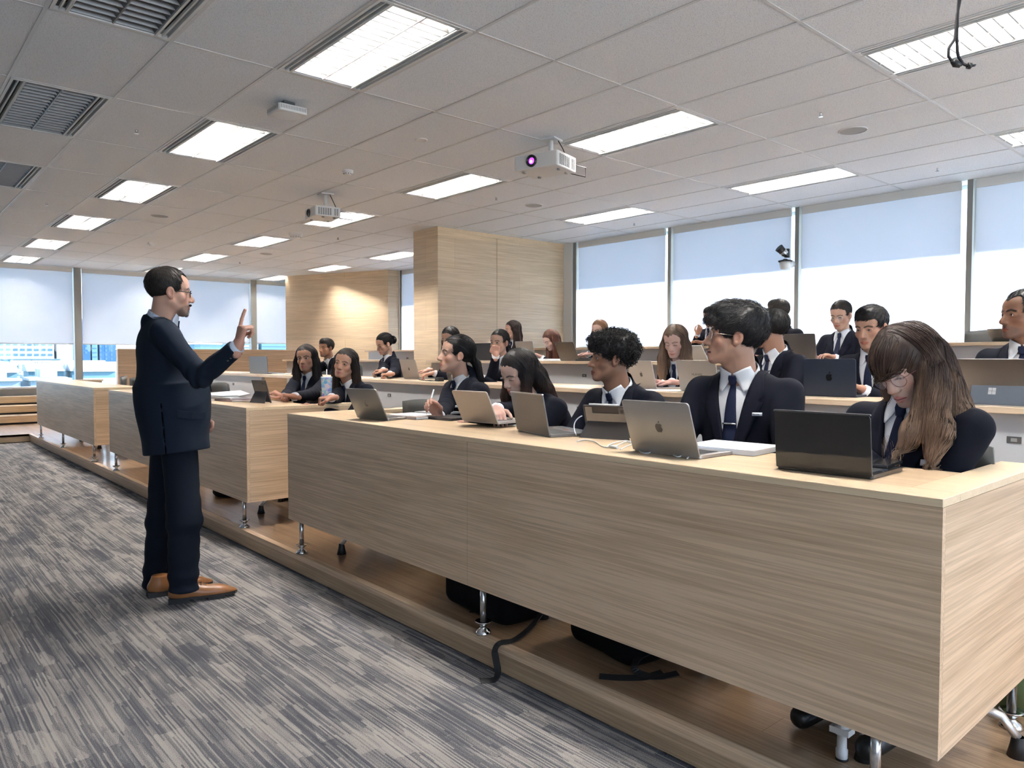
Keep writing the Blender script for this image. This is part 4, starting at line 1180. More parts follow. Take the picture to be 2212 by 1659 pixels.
# wireless access point
p = ceil_pt(620, 222); t = thing('access_point', 'square white wireless access point hanging under the ceiling', 'access point', p)
n = MB(); n.rbox(-.105, .105, -.105, .105, -.090, -.042, .02); n.build('housing', M['white_plastic'], t, world=False, bevel=.006, seg=2)
n = MB(); n.lathe([(.095, -.0905), (.07, -.094), (.001, -.096)], n=28); n.build('dish', M['paper'], t, world=False)
n = MB()
for k in range(16): n.box(-.09+k*.0115, -.085+k*.0115, -.1062, -.1045, -.075, -.05)
for k in range(16): n.box(-.1062, -.1045, -.09+k*.0115, -.085+k*.0115, -.075, -.05)
n.build('vent_slots', M['grey_plastic'], t, world=False)
n = MB(); n.box(-.04, .04, -.04, .04, -.042, 0); n.build('bracket', M['dark_grey'], t, world=False)
# projectors
def projector(lab, c, rz, s, lens_on):
    t = thing('projector', lab, 'projector', c, rz)
    W, D, Hh = .25*s, .20*s, .075*s      # half width, half depth, half height; lens on -y
    n = MB(); n.rbox(-W, W, -D, D, -Hh, Hh, .015); n.build('housing', M['white_plastic'], t, world=False, bevel=.008, seg=2)
    n = MB()
    for k in range(9):
        if k == 6: continue
        y = -D + .045*s + k*.036*s
        for q in range(9): n.box(W+.0005, W+.002, y, y+.024*s, -Hh*.72 + q*Hh*.155, -Hh*.72 + q*Hh*.155 + Hh*.09)
    for k in range(7): n.box(-W-.002, -W-.0005, -D+.06*s+k*.042*s, -D+.085*s+k*.042*s, -Hh*.5, Hh*.6)
    n.build('vent', M['dark_grey'], t, world=False)
    n = MB(); q = Matrix.Translation((-.04*s, -D, 0)) @ Matrix.Rotation(PI/2, 4, 'X')
    n.lathe([(.060*s, -.002), (.060*s, .012), (.052*s, .018), (.050*s, .006), (.040*s, .004), (.038*s, .012), (.030*s, .002)], n=32, M=q); n.build('lens_barrel', M['black_gloss'], t, world=False)
    n = MB(); n.lathe([(.034*s, .004), (.026*s, .010), (.014*s, .014), (.001, .015)], n=24, M=q)
    n.build('lens', M['lens_violet'] if lens_on else M['black_gloss'], t, world=False)
    if lens_on:
        n = MB(); n.lathe([(.013*s, .0155), (.001, .017)], (.004*s, -.010*s, 0), 16, M=q); n.build('lamp_glow', M['lens_glow'], t, world=False)
    n = MB()
    for x, y in ((-W*.7, -D*.6), (W*.7, D*.6), (-W*.6, D*.7), (W*.75, -D*.3)): n.cyl((x, y, -Hh-.012), (x, y, -Hh), .014, .016, 10)
    n.build('foot', M['grey_plastic'], t, world=False)
    up = CZ - c[2]
    n = MB(); n.cyl((.04, .02, Hh), (.04, .02, up-.01), .020, .020, 12); n.box(-.06, .14, -.05, .09, Hh+.0, Hh+.012); n.box(-.03, .11, -.05, .09, up-.012, up)
    n.build('ceiling_mount', M['white_plastic'], t, world=False)
    n = MB(); n.tube([(.09, .05, up-.01), (.12, .07, (up+Hh)/2), (.14, .10, Hh)], .004, 6); n.tube([(W-.05, D+.0, .02), (W+.03, D+.10, 0), (W+.02, D+.12, -.07), (W-.07, D+.01, -.05)], .004, 6)
    n.build('cable', M['black'], t, world=False)
    return t
M['lens_violet'] = mat('lens_violet', (.05,.01,.20), .05, 0, .8, ecol=(.25,.04,.9), emit=.9)
M['lens_glow'] = mat('lens_glow', (.9,.9,1), .1, ecol=(.85,.75,1), emit=8)
pc = atd(1178, 356, 6.02)
projector('white ceiling projector with glowing violet lens facing the room front', (pc.x, pc.y, pc.z), math.radians(-90+16), .80, True)
pc = atd(697, 462, 8.05)
projector('smaller white ceiling projector seen from its vented side before the lit light', (pc.x, pc.y, pc.z), math.radians(-90-8), .70, False)
# camera bracket on the long window wall mullion
p = V3((8.2, atx(1700, 560, 8.2).y, atx(1700, 560, 8.2).z))
t = thing('security_camera', 'white and black tracking camera mounted on a window mullion', 'camera', p)
n = MB(); n.tube([(.1,0,-.05), (0,0,-.06), (-.03,0,-.05)], .05, 14); n.lathe([(.001,-.13), (.05,-.12), (.065,-.07), (.06,-.03), (.02,-.015)], (-.04,0,0), 18); n.build('housing', M['white_plastic'], t, world=False)
n = MB(); n.lathe([(.075,-.035), (.08,-.02), (.03,-.01), (.02,0)], (-.04,0,0), 18); n.cyl((.0,0,.02), (.0,0,.12), .03, .03, 10); n.cyl((-.02,0,.05), (-.10,.05,.13), .035, .05, 14); n.build('camera_head', M['black'], t, world=False)
n = MB(); n.cyl((-.03,.01,.06), (-.06,.027,.09), .046, .048, 14); n.build('collar', M['silver'], t, world=False)
# hanging cables in the near right corner of the ceiling
p0 = atd(2068, 0, 2.15)
t = thing('hanging_cable', 'pair of black cables hanging loose from the ceiling by the near light', 'cable', (p0.x, p0.y, CZ))
pa = [(2085,-60),(2074,0),(2068,30),(2065,60),(2062,85),(2049,105),(2049,122),(2056,132),(2066,138),(2078,140)]
pb = [(2079,-60),(2071,0),(2068,40),(2067,80),(2068,110),(2070,122),(2080,138),(2092,143)]
for pts in (pa, pb):
    n = MB(); P = [atd(x, y, 2.15) for x, y in pts]; P[0] = V3((P[1].x, P[1].y, CZ)); n.tube(P, .0042, 8); n.build('cable', M['black'], t)
n = MB(); n.tube([atd(2057,131,2.15), atd(2064,138,2.15), atd(2074,141,2.15)], [.007,.011,.008], 8); n.build('connector', M['black'], t)
n = MB(); n.tube([atd(2090,142,2.15), atd(2097,143,2.15)], .009, 8); n.tube([atd(2097,143,2.15), atd(2106,141,2.15)], .007, 4, flat=.5); n.build('plug', M['black'], t)
# ------------------------------------------------------------------ front desks (first row)
ZT, ZBp, XF = .96, .318, 1.945
def desk_leg(x, y, z0, z1, parent, r=.0135):
    n = MB(); n.cyl((x, y, z0+.05), (x, y, z1), r, r, 16); o = n.build('leg', M['steel'], parent)
    n = MB(); n.lathe([(.0, 0), (.034, .0), (.034, .008), (.026, .018), (.014, .026), (.014, .032), (.022, .040), (.034, .052), (.035, .055), (.020, .050), (r, .050)], (x, y, z0), 20); n.build('foot', M['chrome'], o)
def front_desk(y0, y1, lab, legs, ysplit):
    t = thing('front_desk', lab, 'desk', (2.35, (y0+y1)/2, T1), 0, 'long front row desks')
    for a, b_ in ((y0, ysplit-.0012), (ysplit+.0012, y1)):
        n = MB(); n.box(XF, XF+.022, a, b_, ZBp, ZT-.0225); n.build('front_panel', M['oak_y'], t)
    for a, b_ in ((y0, y0+.022), (y1-.022, y1)):
        n = MB(); n.box(XF+.0225, 2.80, a, b_, ZBp, ZT-.0225); n.build('side_panel', M['oak_x'], t)
        c_ = a if a == y0 else b_
        s = 1 if a == y0 else -1
        n = MB(); n.box(XF+.0225, 2.78, min(c_+s*.095, c_+s*.115), max(c_+s*.095, c_+s*.115), ZBp+.02, ZT-.0225); n.build('inner_panel', M['oak_x'], t)
    n = MB()
    n.box(XF-.001, XF+.115, y0-.001, y1+.001, ZT-.022, ZT); n.box(XF+.1152, 2.80, y0-.001, y0+.115, ZT-.022, ZT); n.box(XF+.1152, 2.80, y1-.115, y1+.001, ZT-.022, ZT)
    n.build('top_border', M['oak_edge'], t, bevel=.0015)
    n = MB(); n.box(XF+.1155, 2.43, y0+.1155, y1-.1155, ZT-.026, ZT-.0006); n.build('worktop', M['oak_top'], t)
    for x, y in legs: desk_leg(x, y, T1, ZBp+.02 if x < 2 else ZT-.03, t)
yn = lambda y: y
front_desk(.645, 4.27, 'long oak front desk nearest the viewer with five students behind it', [(1.967, .80), (1.967, 2.42), (1.967, 4.14), (2.72, .692), (2.72, 4.22)], 2.50)
front_desk(4.907, 8.55, 'middle oak front desk behind the standing man', [(1.972, 5.03), (1.972, 6.75), (1.972, 8.42), (2.72, 4.96), (2.72, 8.50)], 6.72)
front_desk(9.22, 12.72, 'farthest oak front desk near the wooden steps', [(1.972, 9.36), (1.972, 11.05), (1.972, 12.6), (2.72, 9.27), (2.72, 12.67)], 11.0)
# ------------------------------------------------------------------ raised rows
def row_table(X, z, y0, y1, fl, lab, modesty=True, ports=(), depth=.60):
    t = thing('row_table', lab, 'desk', (X+.3, (y0+y1)/2, fl), 0, 'raised row tables')
    n = MB(); n.rbox(X, X+depth, y0, y1, z-.030, z, .03); n.build('worktop', M['oak_top2'], t, bevel=.002)
    if modesty:
        n = MB(); n.box(X+.07, X+.088, y0+.05, y1-.05, fl+.06, z-.0305); mp = n.build('modesty_panel', M['laminate'], t)
        for yy in ports:
            n = MB(); n.box(X+.066, X+.0695, yy-.028, yy+.028, z-.165, z-.135); n.box(X+.0650, X+.0662, yy-.012, yy+.012, z-.158, z-.142, 1); n.build('cable_port', [M['dark_grey'], M['grey_plastic']], mp)
        for yy in (y0+.25, y1-.25):
            n = MB(); n.box(X+.12, X+.52, yy-.02, yy+.02, fl+.0, fl+.04); n.box(X+.14, X+.19, yy-.02, yy+.02, fl+.04, z-.0305); n.build('leg', M['alu'], t)
    else:
        for yy in (y0+.45, y1-.45):
            n = MB(); n.lathe([(.001, 0), (.16, 0), (.15, .02), (.05, .05), (.042, .15), (.05, z-fl-.12), (.09, z-fl-.0305)], (X+.28, yy, fl), 24); n.build('column_leg', M['beige_metal'], t)
    return t
M['oak_top2'] = wood('oak_top2', (.54,.40,.27), (.72,.56,.40), 'y', .3)
M['beige_metal'] = mat('beige_metal', (.50,.42,.34), .4)
X2, Z2, X3, Z3, X4, Z4 = 3.80, 1.08, 5.60, 1.258, 7.30, 1.43
row_table(X2, Z2, -1.3, 3.32, T2, 'second row table at the near end behind the first desk', ports=(1.0, 2.0, 2.55))
row_table(X2, Z2, 3.33, 7.15, T2, 'second row table with grey front and small cable ports', ports=(3.66, 4.45, 5.30, 6.20))
row_table(X2, Z2, 7.16, 9.15, T2, 'second row table on column legs behind the woman with dark hair', modesty=False)
row_table(X2, Z2, 9.2, 12.8, T2, 'second row table at the far end with bluish white front', ports=(10.2, 11.4))
row_table(X3, Z3, -1.3, 3.9, T3, 'third row table at the near end before the windows', ports=(1.2, 2.6, 3.4))
row_table(X3, Z3, 3.91, 8.1, T3, 'third row table in front of the wood column', ports=(5.30, 6.3, 7.4))
row_table(X3, Z3, 9.3, 12.5, T3, 'third row table at the far end before the angled wall', ports=(10.4, 11.6))
row_table(X4, Z4, -1.3, 3.4, T4, 'top row table at the near end under the blinds', ports=(1.2, 2.6), depth=.45)
row_table(X4, Z4, 3.42, 8.0, T4, 'top row table beside the wood column under the blinds', ports=(4.6, 6.3), depth=.45)
row_table(X4, Z4, 9.3, 12.6, T4, 'top row table beyond the wood column', ports=(10.4, 11.2), depth=.45)
# ------------------------------------------------------------------ chairs
def make_chair():
    """seat faces +y; base on the floor"""
    t = thing('swivel_chair', 'x', 'chair')
    sh = lambda p: np.abs(ell(p, (0,.10,.62), (.27,.30,.22)) + 0) - .009
    n = MB()
    U, Wn = 9, 9
    def shell(u, v, o):   # u across -1..1, v 0 seat front -> 1 back top
        x = u*(.215 + .02*math.sin(v*PI))
        if v < .5: y = .22 - v/.5*.36; z = .455 - .02*math.sin(v*PI*2) + .02*u*u
        else:
            k = (v-.5)/.5; y = -.14 - .10*k - .03*math.sin(k*PI) + .07*u*u*(.4+k*.6); z = .455 + .44*k + .012 - .02*u*u*k
        return (x, y + (0 if v < .5 else -o), z - (o if v < .5 else 0))
    def surf(v0, v1, name):
        n = MB(); vs = []
        for o in (0, .018):
            for i in range(U):
                for k in range(Wn): vs.append(shell(-1+2*i/(U-1), v0+(v1-v0)*k/(Wn-1), o))
        fs = []; S = U*Wn
        for i in range(U-1):
            for k in range(Wn-1):
                a = i*Wn+k; fs.append((a, a+1, a+Wn+1, a+Wn)); fs.append((S+a, S+a+Wn, S+a+Wn+1, S+a+1))
        bd = [k for k in range(Wn)] + [i*Wn+Wn-1 for i in range(1, U)] + [(U-1)*Wn+k for k in range(Wn-2, -1, -1)] + [i*Wn for i in range(U-2, 0, -1)]
        for q in range(len(bd)): a, b2 = bd[q], bd[(q+1) % len(bd)]; fs.append((a, S+a, S+b2, b2))
        n.add(vs, fs, 0, True); n.build(name, M['chair_grey'], t, world=False)
    surf(0, .5, 'seat'); surf(.5, 1, 'backrest')
    n = MB(); n.cyl((0,0,.12), (0,0,.43), .028, .022, 14); n.lathe([(.001,.10), (.055,.10), (.05,.15), (.028,.17)], n=16); n.build('column', M['steel'], t, world=False)
    for k in range(4):
        a = k*PI/2; d = V3((math.cos(a), math.sin(a), 0))
        n = MB(); n.tube([d*.03 + V3((0,0,.135)), d*.17 + V3((0,0,.125)), d*.285 + V3((0,0,.105)), d*.325 + V3((0,0,.055))], [.024,.021,.018,.016], 10, flat=.75); l = n.build('leg', M['alu_light'], t, world=False)
        n = MB(); n.lathe([(.016,.06), (.020,.035), (.028,.0), (.001,.0)], (d.x*.325, d.y*.325, 0), 14); n.build('foot_cap', M['black'], l, world=False)
    return t
CH0 = make_chair(); ch_used = [False]
def chair(x, y, z, rz, lab):
    o = CH0 if not ch_used[0] else copy_tree(CH0); ch_used[0] = True
    place(o, (x, y, z), rz, lab, 'grey swivel chairs'); return o
# ------------------------------------------------------------------ laptops
def laptop(lab, A, B, top, mt, logo=None, base=.235, cat='laptop', frame=None, rad=.012, th=.006, logo_size=.03, noscreen=False, hgt=None):
    """A, B: hinge ends seen from the lid's back (left, right); top: (px, py) of the lid's upper left corner in the photograph"""
    A = V3(A); B = V3(B); ex = (B-A); w = ex.length; ex.normalize(); z = V3((0, 0, 1))
    back = ex.cross(z)          # towards the viewer of the lid's back
    h = hgt or w*.69
    # tilt angle such that the top left corner is seen at the measured height
    def px(P):
        q = P - V3((0, 0, ZC)); cy, sy, cp, sp = math.cos(YAW), math.sin(YAW), math.cos(PITCH), math.sin(PITCH)
        r = q.x*cy - q.y*sy; dd = q.x*sy + q.y*cy; D = dd*cp - q.z*sp; U = dd*sp + q.z*cp
        return 1106 + F_PX*r/D, 829.5 - F_PX*U/D
    best = None
    for k in range(-10, 56):
        a = math.radians(k); T = A + (z*math.cos(a) + back*math.sin(a))*h; q = px(T)
        e = abs(q[1]-top[1]) + .35*abs(q[0]-top[0])
        if best is None or e < best[0]: best = (e, a)
    a = best[1]; up = z*math.cos(a) + back*math.sin(a); nrm = up.cross(ex)*-1
    if nrm.dot(back) < 0: nrm = -nrm
    t = thing('laptop', lab, cat, A + ex*(w/2))
    Mx = Matrix(((ex.x, nrm.x, up.x, A.x), (ex.y, nrm.y, up.y, A.y), (ex.z, nrm.z, up.z, A.z), (0, 0, 0, 1)))   # local: x across, y out of the lid back, z up the lid
    def plate(x0, x1, z0, z1, y0, y1, r):
        n = MB(); pts = []
        for cx, cz, a0 in ((x1-r, z1-r, 0), (x0+r, z1-r, 90), (x0+r, z0+r*.3, 180), (x1-r, z0+r*.3, 270)):
            rr = r if a0 < 180 else r*.3
            cx_ = (x1-rr if a0 in (0, 270) else x0+rr); 
            for k in range(6): q = math.radians(a0 + 18*k); pts.append((cx_+rr*math.cos(q), cz+rr*math.sin(q)))
        vs = [(x, y0, zz) for x, zz in pts] + [(x, y1, zz) for x, zz in pts]; m = len(pts)
        n.add(vs, [tuple(range(m)), tuple(range(m, 2*m))[::-1]] + [(i, m+i, m+(i+1) % m, (i+1) % m) for i in range(m)], 0, False, Mx); return n
    lid = plate(0, w, .006, h, -th, 0, rad).build('lid', mt, t, bevel=.0012, seg=2)
    if not noscreen: plate(.008, w-.008, .018, h-.008, -th-.0008, -th-.0002, .004).build('display', M['screen'], lid)
    if frame: plate(-.001, w+.001, h-.004, h+.0008, -th-.0005, .0008, .003).build('lid_edge', frame, lid)
    if logo:
        kind, lm = logo; n = MB(); s = logo_size; cx, cz = w/2, h*.52
        def poly(pts, th_=.0006):
            m = len(pts); n.add([(x, .0002, zz) for x, zz in pts] + [(x, th_, zz) for x, zz in pts], [tuple(range(m)), tuple(range(m, 2*m))[::-1]] + [(i, m+i, m+(i+1) % m, (i+1) % m) for i in range(m)], 0, False, Mx)
        if kind == 'apple':
            P = [(.0,.80),(.18,.88),(.42,.90),(.66,.80),(.80,.62),(.66,.46),(.60,.22),(.66,-.02),(.86,-.20),(.74,-.52),(.52,-.84),(.30,-.98),(.12,-.92),(-.02,-.88),(-.18,-.92),(-.36,-.98),(-.60,-.80),(-.80,-.42),(-.90,.04),(-.84,.46),(-.62,.78),(-.34,.90),(-.16,.86)]
            poly([(cx + x*s*.5, cz + y*s*.5 - s*.05) for x, y in P])
            L_ = [(.0,.98),(.02,1.22),(.16,1.44),(.38,1.52),(.36,1.26),(.20,1.06)]
            poly([(cx + x*s*.5, cz + y*s*.5 - s*.02) for x, y in L_])
        elif kind == 'grid4':
            for i in (0, 1):
                for j in (0, 1): poly([(cx + (i-1)*s*.52 + a*s*.48, cz + (j-1)*s*.52 + b_*s*.48) for a, b_ in ((0,0),(1,0),(1,1),(0,1))])
        elif kind == 'text':
            cu = bpy.data.curves.new('txt', 'FONT'); cu.body = lm[1]; cu.size = s; cu.extrude = .0002; cu.align_x = 'CENTER'
            o = bpy.data.objects.new('logo', cu); COL.objects.link(o); cu.materials.append(lm[0])
            mw = Mx @ Matrix.Translation((cx, .0006, cz)) @ Matrix(((1,0,0,0),(0,0,1,0),(0,1,0,0),(0,0,0,1)))
            me = o.to_mesh().copy(); bpy.data.objects.remove(o); n = None
            me2 = bpy.data.meshes.new('logo'); me2.from_pydata([mw @ v.co for v in me.vertices], [], [list(q.vertices) for q in me.polygons]); me2.update(); obj_me('logo', me2, lm[0], lid)
        elif kind == 'bar': poly([(.012, h-.03), (.016, h-.03), (.030, h-.012), (.026, h-.012)])
        if kind != 'text': n.build('logo', lm, lid)
    if base:
        fr = -back; n = MB()
        Bx = Matrix(((ex.x, fr.x, 0, A.x), (ex.y, fr.y, 0, A.y), (0, 0, 1, A.z), (0, 0, 0, 1)))
        n.rbox(0, w, .002, base, -.0005, .0125, .010, 0, Bx); bo = n.build('base', mt, t, bevel=.0015)
        n = MB(); n.box(.02, w-.02, .025, base*.56, .0126, .0134, 0, Bx); n.build('keyboard', M['keys'], bo)
    return t
# ------------------------------------------------------------------ who sits where
def hp(x, X, z): p = atx(x, 771, X); return V3((p.x, p.y, z))
SKA, SKB, SKC, SKD, SKE = (.56,.36,.27), (.50,.30,.21), (.25,.135,.085), (.42,.24,.16), (.60,.42,.34)
FAC = (-1, .0)
def W(x, y, X): return atx(x, y, X)
def cam_dirs(P):
    v = V3((P.x, P.y, 0)).normalized(); return -v, V3((v.y, -v.x, 0))   # towards viewer, towards the right of the frame
PEOPLE = {}
def student(key, label, px, X, az, pitch, floor, facing=FAC, chairlab=None, cdx=.0, **k):
    if len(px) == 3: H = V3(px)
    else: H = atx(px[0], px[1], X)
    hf = look(None, H, az, pitch)
    r = person(label, H, hf, facing, floor, **k); PEOPLE[key] = r
    if chairlab:
        f = V3((facing[0], facing[1], 0)).normalized(); p = r['pelvis'] + f*(.07 + cdx)
        chair(p.x, p.y, floor, math.atan2(f.y, f.x) - PI/2, chairlab)
    return r
FE = dict(female=1, jaw=.86, brow=.0018, nose=.82)
def fem(**k): d = dict(FE); d.update(k); return d
def img(P, rx, up, tow=0):
    t, r = cam_dirs(V3(P)); return r*rx + V3((0, 0, 1))*up + t*tow
if DO_PEOPLE:
    # ---- first row, near desk
    student('curly', 'person with black curly hair and navy blazer behind the standing tablet', (1318, 777), 2.78, -76, -3, T1, roll=.02,
            g=dict(skin=SKC, jaw=.96, nose=1.05, brow=.0030, wide=.0), hair='curly', hcol=(.010,.009,.009), facing=(-1, .0), s=1.08, hs=1.0, chairlab='grey chair of the student with curly hair')
    student('gold', 'person in round metal glasses with thick black hair and silver tie clip', (1584, 728), 2.72, -84, -6, T1,
            g=dict(skin=SKB, mouth=.0030, jaw=.98, lip=(.42,.19,.16), nose=1.0), hair='messy', hcol=(.012,.011,.012), facing=(-1, -.12), glasses=('gold_metal', 'round', .0011), tie='clip', hs=1.08, s=1.12,
            chairlab='grey chair of the student in round metal glasses')
    lk = [[(-.055,-.005,.055,.036), (-.086,.012,-.01,.036), (-.104,.020,-.09,.040), (-.122,.030,-.17,.040), (-.125,.045,-.245,.024)],
          [(-.03,-.06,.04,.060), (-.06,-.080,-.06,.060), (-.10,-.085,-.14,.050), (-.125,-.075,-.20,.028)],
          [(-.07,.0,-.03,.036), (-.075,.030,-.12,.038), (-.070,.060,-.19,.032), (-.045,.085,-.235,.012)],
          [(.05,-.02,.045,.036), (.072,-.03,-.02,.030), (.076,-.03,-.07,.024), (.072,-.025,-.115,.012)]]
    student('ombre', 'person with brown to blonde wavy hair and thin round glasses looking down', (1957, 792), 2.53, -36, 30, T1, roll=.18,
            g=fem(skin=SKE, open=.0016, down=1, locks=lk, asym=True, bangs=True, wave=.006, streaky=True, tipz=.02, vol=.006, brow_col=(.06,.035,.025), lip=(.50,.20,.18)), hair='long', hcol=(.030,.018,.014), tip=(.21,.135,.088), facing=(-1, .15),
            glasses=('rose_metal', 'round', .0009), badge=False, nametag=True, s=1.06, hs=1.06, neck_off=(.06, .0, -.112), arms=(V3((2.40, 1.06, 1.0)), V3((2.40, 1.22, 1.0))), poses=('type', 'type'), slen=.30)
    chair(2.50, .95, T1, PI/2+.10, 'grey chair of the student with brown to blonde hair')
    lk5 = [[(.055,-.015,.05,.034), (.078,.000,-.03,.028), (.084,.010,-.12,.026), (.080,.015,-.22,.020)],
           [(0,-.07,.05,.055), (.0,-.13,-.02,.055), (.0,-.19,-.10,.050), (.0,-.225,-.19,.045), (.0,-.235,-.28,.03)],
           [(.04,-.06,.0,.045), (.06,-.14,-.09,.042), (.07,-.20,-.19,.038), (.07,-.21,-.28,.025)]]
    student('longhair', 'person with very long straight black hair leaning down over a dark laptop', (1118, 806), 2.72, -52, 26, T1, roll=-.10,
            g=fem(skin=SKE, open=.0022, down=1, locks=lk5, brow_col=(.03,.02,.018), lip=(.45,.17,.15)), hair='long', hcol=(.012,.009,.009), tip=(.085,.040,.022), facing=(-1, .25), badge=False,
            arms=(None, W(1073, 884, 2.42)), poses=('rest', 'type'), hdir=(None, (V3((-.5,-.75,-.30)), V3((-.2,.0,1)))), neck_off=(.10, -.02, -.13), s=1.04, hs=1.05)
    chair(2.61, 2.42, T1, PI/2+.1, 'grey chair of the student with long straight hair')
    t4 = [[(0,-.100,-.015,.020), (0,-.130,-.05,.024), (0,-.150,-.14,.022), (0,-.160,-.25,.016), (0,-.17,-.36,.009)]]
    wr = W(948, 900, 2.42)
    student('stylus', 'person with a black ponytail holding up a white stylus pen', (984, 768), 2.80, -76, -6, T1,
            g=fem(skin=SKA, tail=t4, lip=(.48,.18,.16), nose=.95, brow=.0024), hair='pony', hcol=(.011,.009,.009), facing=(-1, .12), s=1.04, hs=1.06,
            arms=(None, wr), poses=('rest', 'pinch'), hdir=(None, (img(wr, -.55, .95), img(wr, .35, .15, -1))))
    chair(2.46, 3.92, T1, PI/2-.15, 'grey chair of the student with the stylus')
    # ---- first row, middle desk
    w1, w2 = W(636, 857, 2.46), W(612, 858, 2.44)
    lk2 = [[(.055,-.020,.045,.036), (.080,-.014,-.03,.032), (.088,-.010,-.11,.032), (.084,.0,-.20,.030), (.075,.01,-.27,.018)],
           [(0,-.07,.03,.058), (0,-.085,-.08,.058), (0,-.09,-.19,.055), (0,-.09,-.27,.035)], [(.05,-.06,-.02,.05), (.06,-.07,-.15,.05), (.06,-.06,-.25,.03)]]
    student('dark2', 'person with shoulder length dark hair and hands beside a dark tablet', (661, 775), 2.90, -20, 2, T1, roll=.08,
            g=fem(skin=SKD, locks=lk2, part=3, brow=.0024, lip=(.42,.14,.13)), hair='long', hcol=(.012,.008,.008), facing=(-.8, -.35),
            arms=(w1, w2), poses=('fist', 'loose'), hdir=((img(w1, -1, .25), V3((0,0,1))), (img(w2, -.8, .5), V3((0,-.3,1)))), chairlab='grey chair of the student with shoulder length hair')
    w1 = W(716, 859, 2.50)
    student('dark3', 'person with long brown black hair tilting the head behind the glitter cup', (745, 787), 2.78, -24, -2, T1, roll=-.20,
            g=fem(skin=SKB, locks=LONG, lip=(.42,.17,.15), open=.0045), hair='long', hcol=(.014,.010,.009), tip=(.05,.028,.018), facing=(-.9, -.1), badge=False,
            arms=(None, w1), poses=('rest', 'fist'), hdir=(None, (img(w1, -1, -.05), V3((0,0,1)))))
    chair(2.57, 5.42, T1, PI/2+.05, 'grey chair of the student behind the glitter cup')
    # ---- second row
    w1 = W(648, 806, 4.15)
    student('man9', 'person with short dark hair behind the student with shoulder length hair, writing', (704, 752), 4.62, -48, 4, T2, s=1.06, hs=1.04, g=dict(skin=SKD, stubble=.3), hair='short', facing=(-1, .1),
            arms=(None, w1), poses=('rest', 'pinch'), hdir=(None, (img(w1, -1, .0), V3((0,0,1)))), chairlab='grey chair behind the column leg table')
    w1, w2 = W(842, 808, 4.05), W(828, 800, 4.12)
    student('bun', 'person with a high black hair bun writing at the second row', (830, 744), 4.42, -62, 20, T2, nametag=True, g=fem(skin=SKA, open=.0015, down=1), hair='bun', hcol=(.010,.009,.009), facing=(-1, .15),
            arms=(w1, w2), poses=('fist', 'loose'), hdir=((img(w1, -1, -.05), V3((0,0,1))), (img(w2, -1, -.05), V3((0,0,1)))), chairlab='grey chair of the student with the hair bun')
    w1, w2 = W(938, 806, 4.15), W(925, 800, 4.3)
    student('type11', 'person with long black hair typing behind the grey laptop at the second row', (972, 732), 4.50, -38, 16, T2, g=fem(skin=SKA, open=.003), hair='long', hcol=(.010,.008,.008), facing=(-1, .35),
            arms=(w1, w2), poses=('type', 'type'), hdir=((img(w1, -1, -.1), V3((0,0,1))), (img(w2, -1, -.1), V3((0,0,1)))), badge=False, chairlab='grey chair of the typing student')
    w1 = W(1071, 768, 4.22)
    t12 = [[(0,-.105,-.015,.022), (0,-.14,-.04,.030), (0,-.15,-.12,.028), (0,-.15,-.18,.014)]]
    student('mouth12', 'person with slicked back ponytail resting a fist against the mouth', (1078, 741), 4.40, -34, 2, T2, g=fem(skin=SKA, tail=t12), hair='pony', hcol=(.012,.010,.010), facing=(-1, .1),
            arms=(None, w1), poses=('rest', 'fist'), hdir=(None, (img(w1, .05, 1), img(w1, .2, 0, 1))), chairlab='grey chair of the student resting on a fist')
    lk13 = [[(.055,-.010,.045,.034), (.080,.000,-.03,.032), (.088,.015,-.12,.034), (.086,.030,-.22,.032), (.07,.05,-.30,.018)],
            [(0,-.07,.03,.058), (0,-.085,-.08,.058), (0,-.09,-.19,.052), (0,-.09,-.26,.03)], [(.05,-.05,-.02,.05), (.065,-.055,-.15,.045), (.07,-.05,-.27,.03)]]
    w1 = W(1452, 826, 4.25)
    student('fair13', 'person with long wavy light brown hair looking down between two laptops', (1458, 738), 4.48, -22, 22, T2, g=fem(skin=(.62,.42,.35), open=.0018, down=1, locks=lk13, wave=.005, streaky=True, lip=(.52,.24,.21), brow_col=(.12,.08,.05)), hair='long', hcol=(.095,.062,.042), tip=(.19,.12,.075),
            facing=(-1, .1), arms=(None, w1), poses=('rest', 'type'), hdir=(None, (img(w1, -1, .0), V3((0,0,1)))), badge=False, chairlab='grey chair of the student with light brown hair')
    student('back14', 'person with swept back black hair turned away behind the student in metal glasses', (1662, 712), 4.30, -112, 0, T2, s=1.06, hs=1.04, g=dict(skin=SKD, vol=.003), hair='short', hcol=(.012,.011,.011), facing=(-1, .45),
            chairlab='grey chair of the student turned away')
    student('young15', 'person with side swept black hair frowning down behind a midnight blue laptop', (1881, 708), 4.45, -30, 14, T2, s=1.06, hs=1.04, g=dict(skin=SKB, open=.0035, sweep=1.2), hair='short', hcol=(.010,.009,.009), facing=(-1, .1), badge=False,
            chairlab='grey chair of the student at the midnight blue laptop')
    student('edge16', 'person with greying short hair and stubble at the edge of the picture', (2208, 682), 4.35, -54, 0, T2, s=1.06, hs=1.04, g=dict(skin=SKC, stubble=.45, beard_col=(.09,.075,.07), brow=.0034), hair='receding', hcol=(.02,.02,.02), facing=(-1, .05), badge=False,
            chairlab='grey chair at the edge of the picture')
    # ---- third and top rows
    student('r17', 'person with long dark brown hair in the third row before the wood column', (1106, 713), 6.28, -70, 6, T3, g=fem(skin=SKA), hair='long', hcol=(.022,.013,.011), facing=(-1, .2), badge=False, chairlab='grey chair before the wood column')
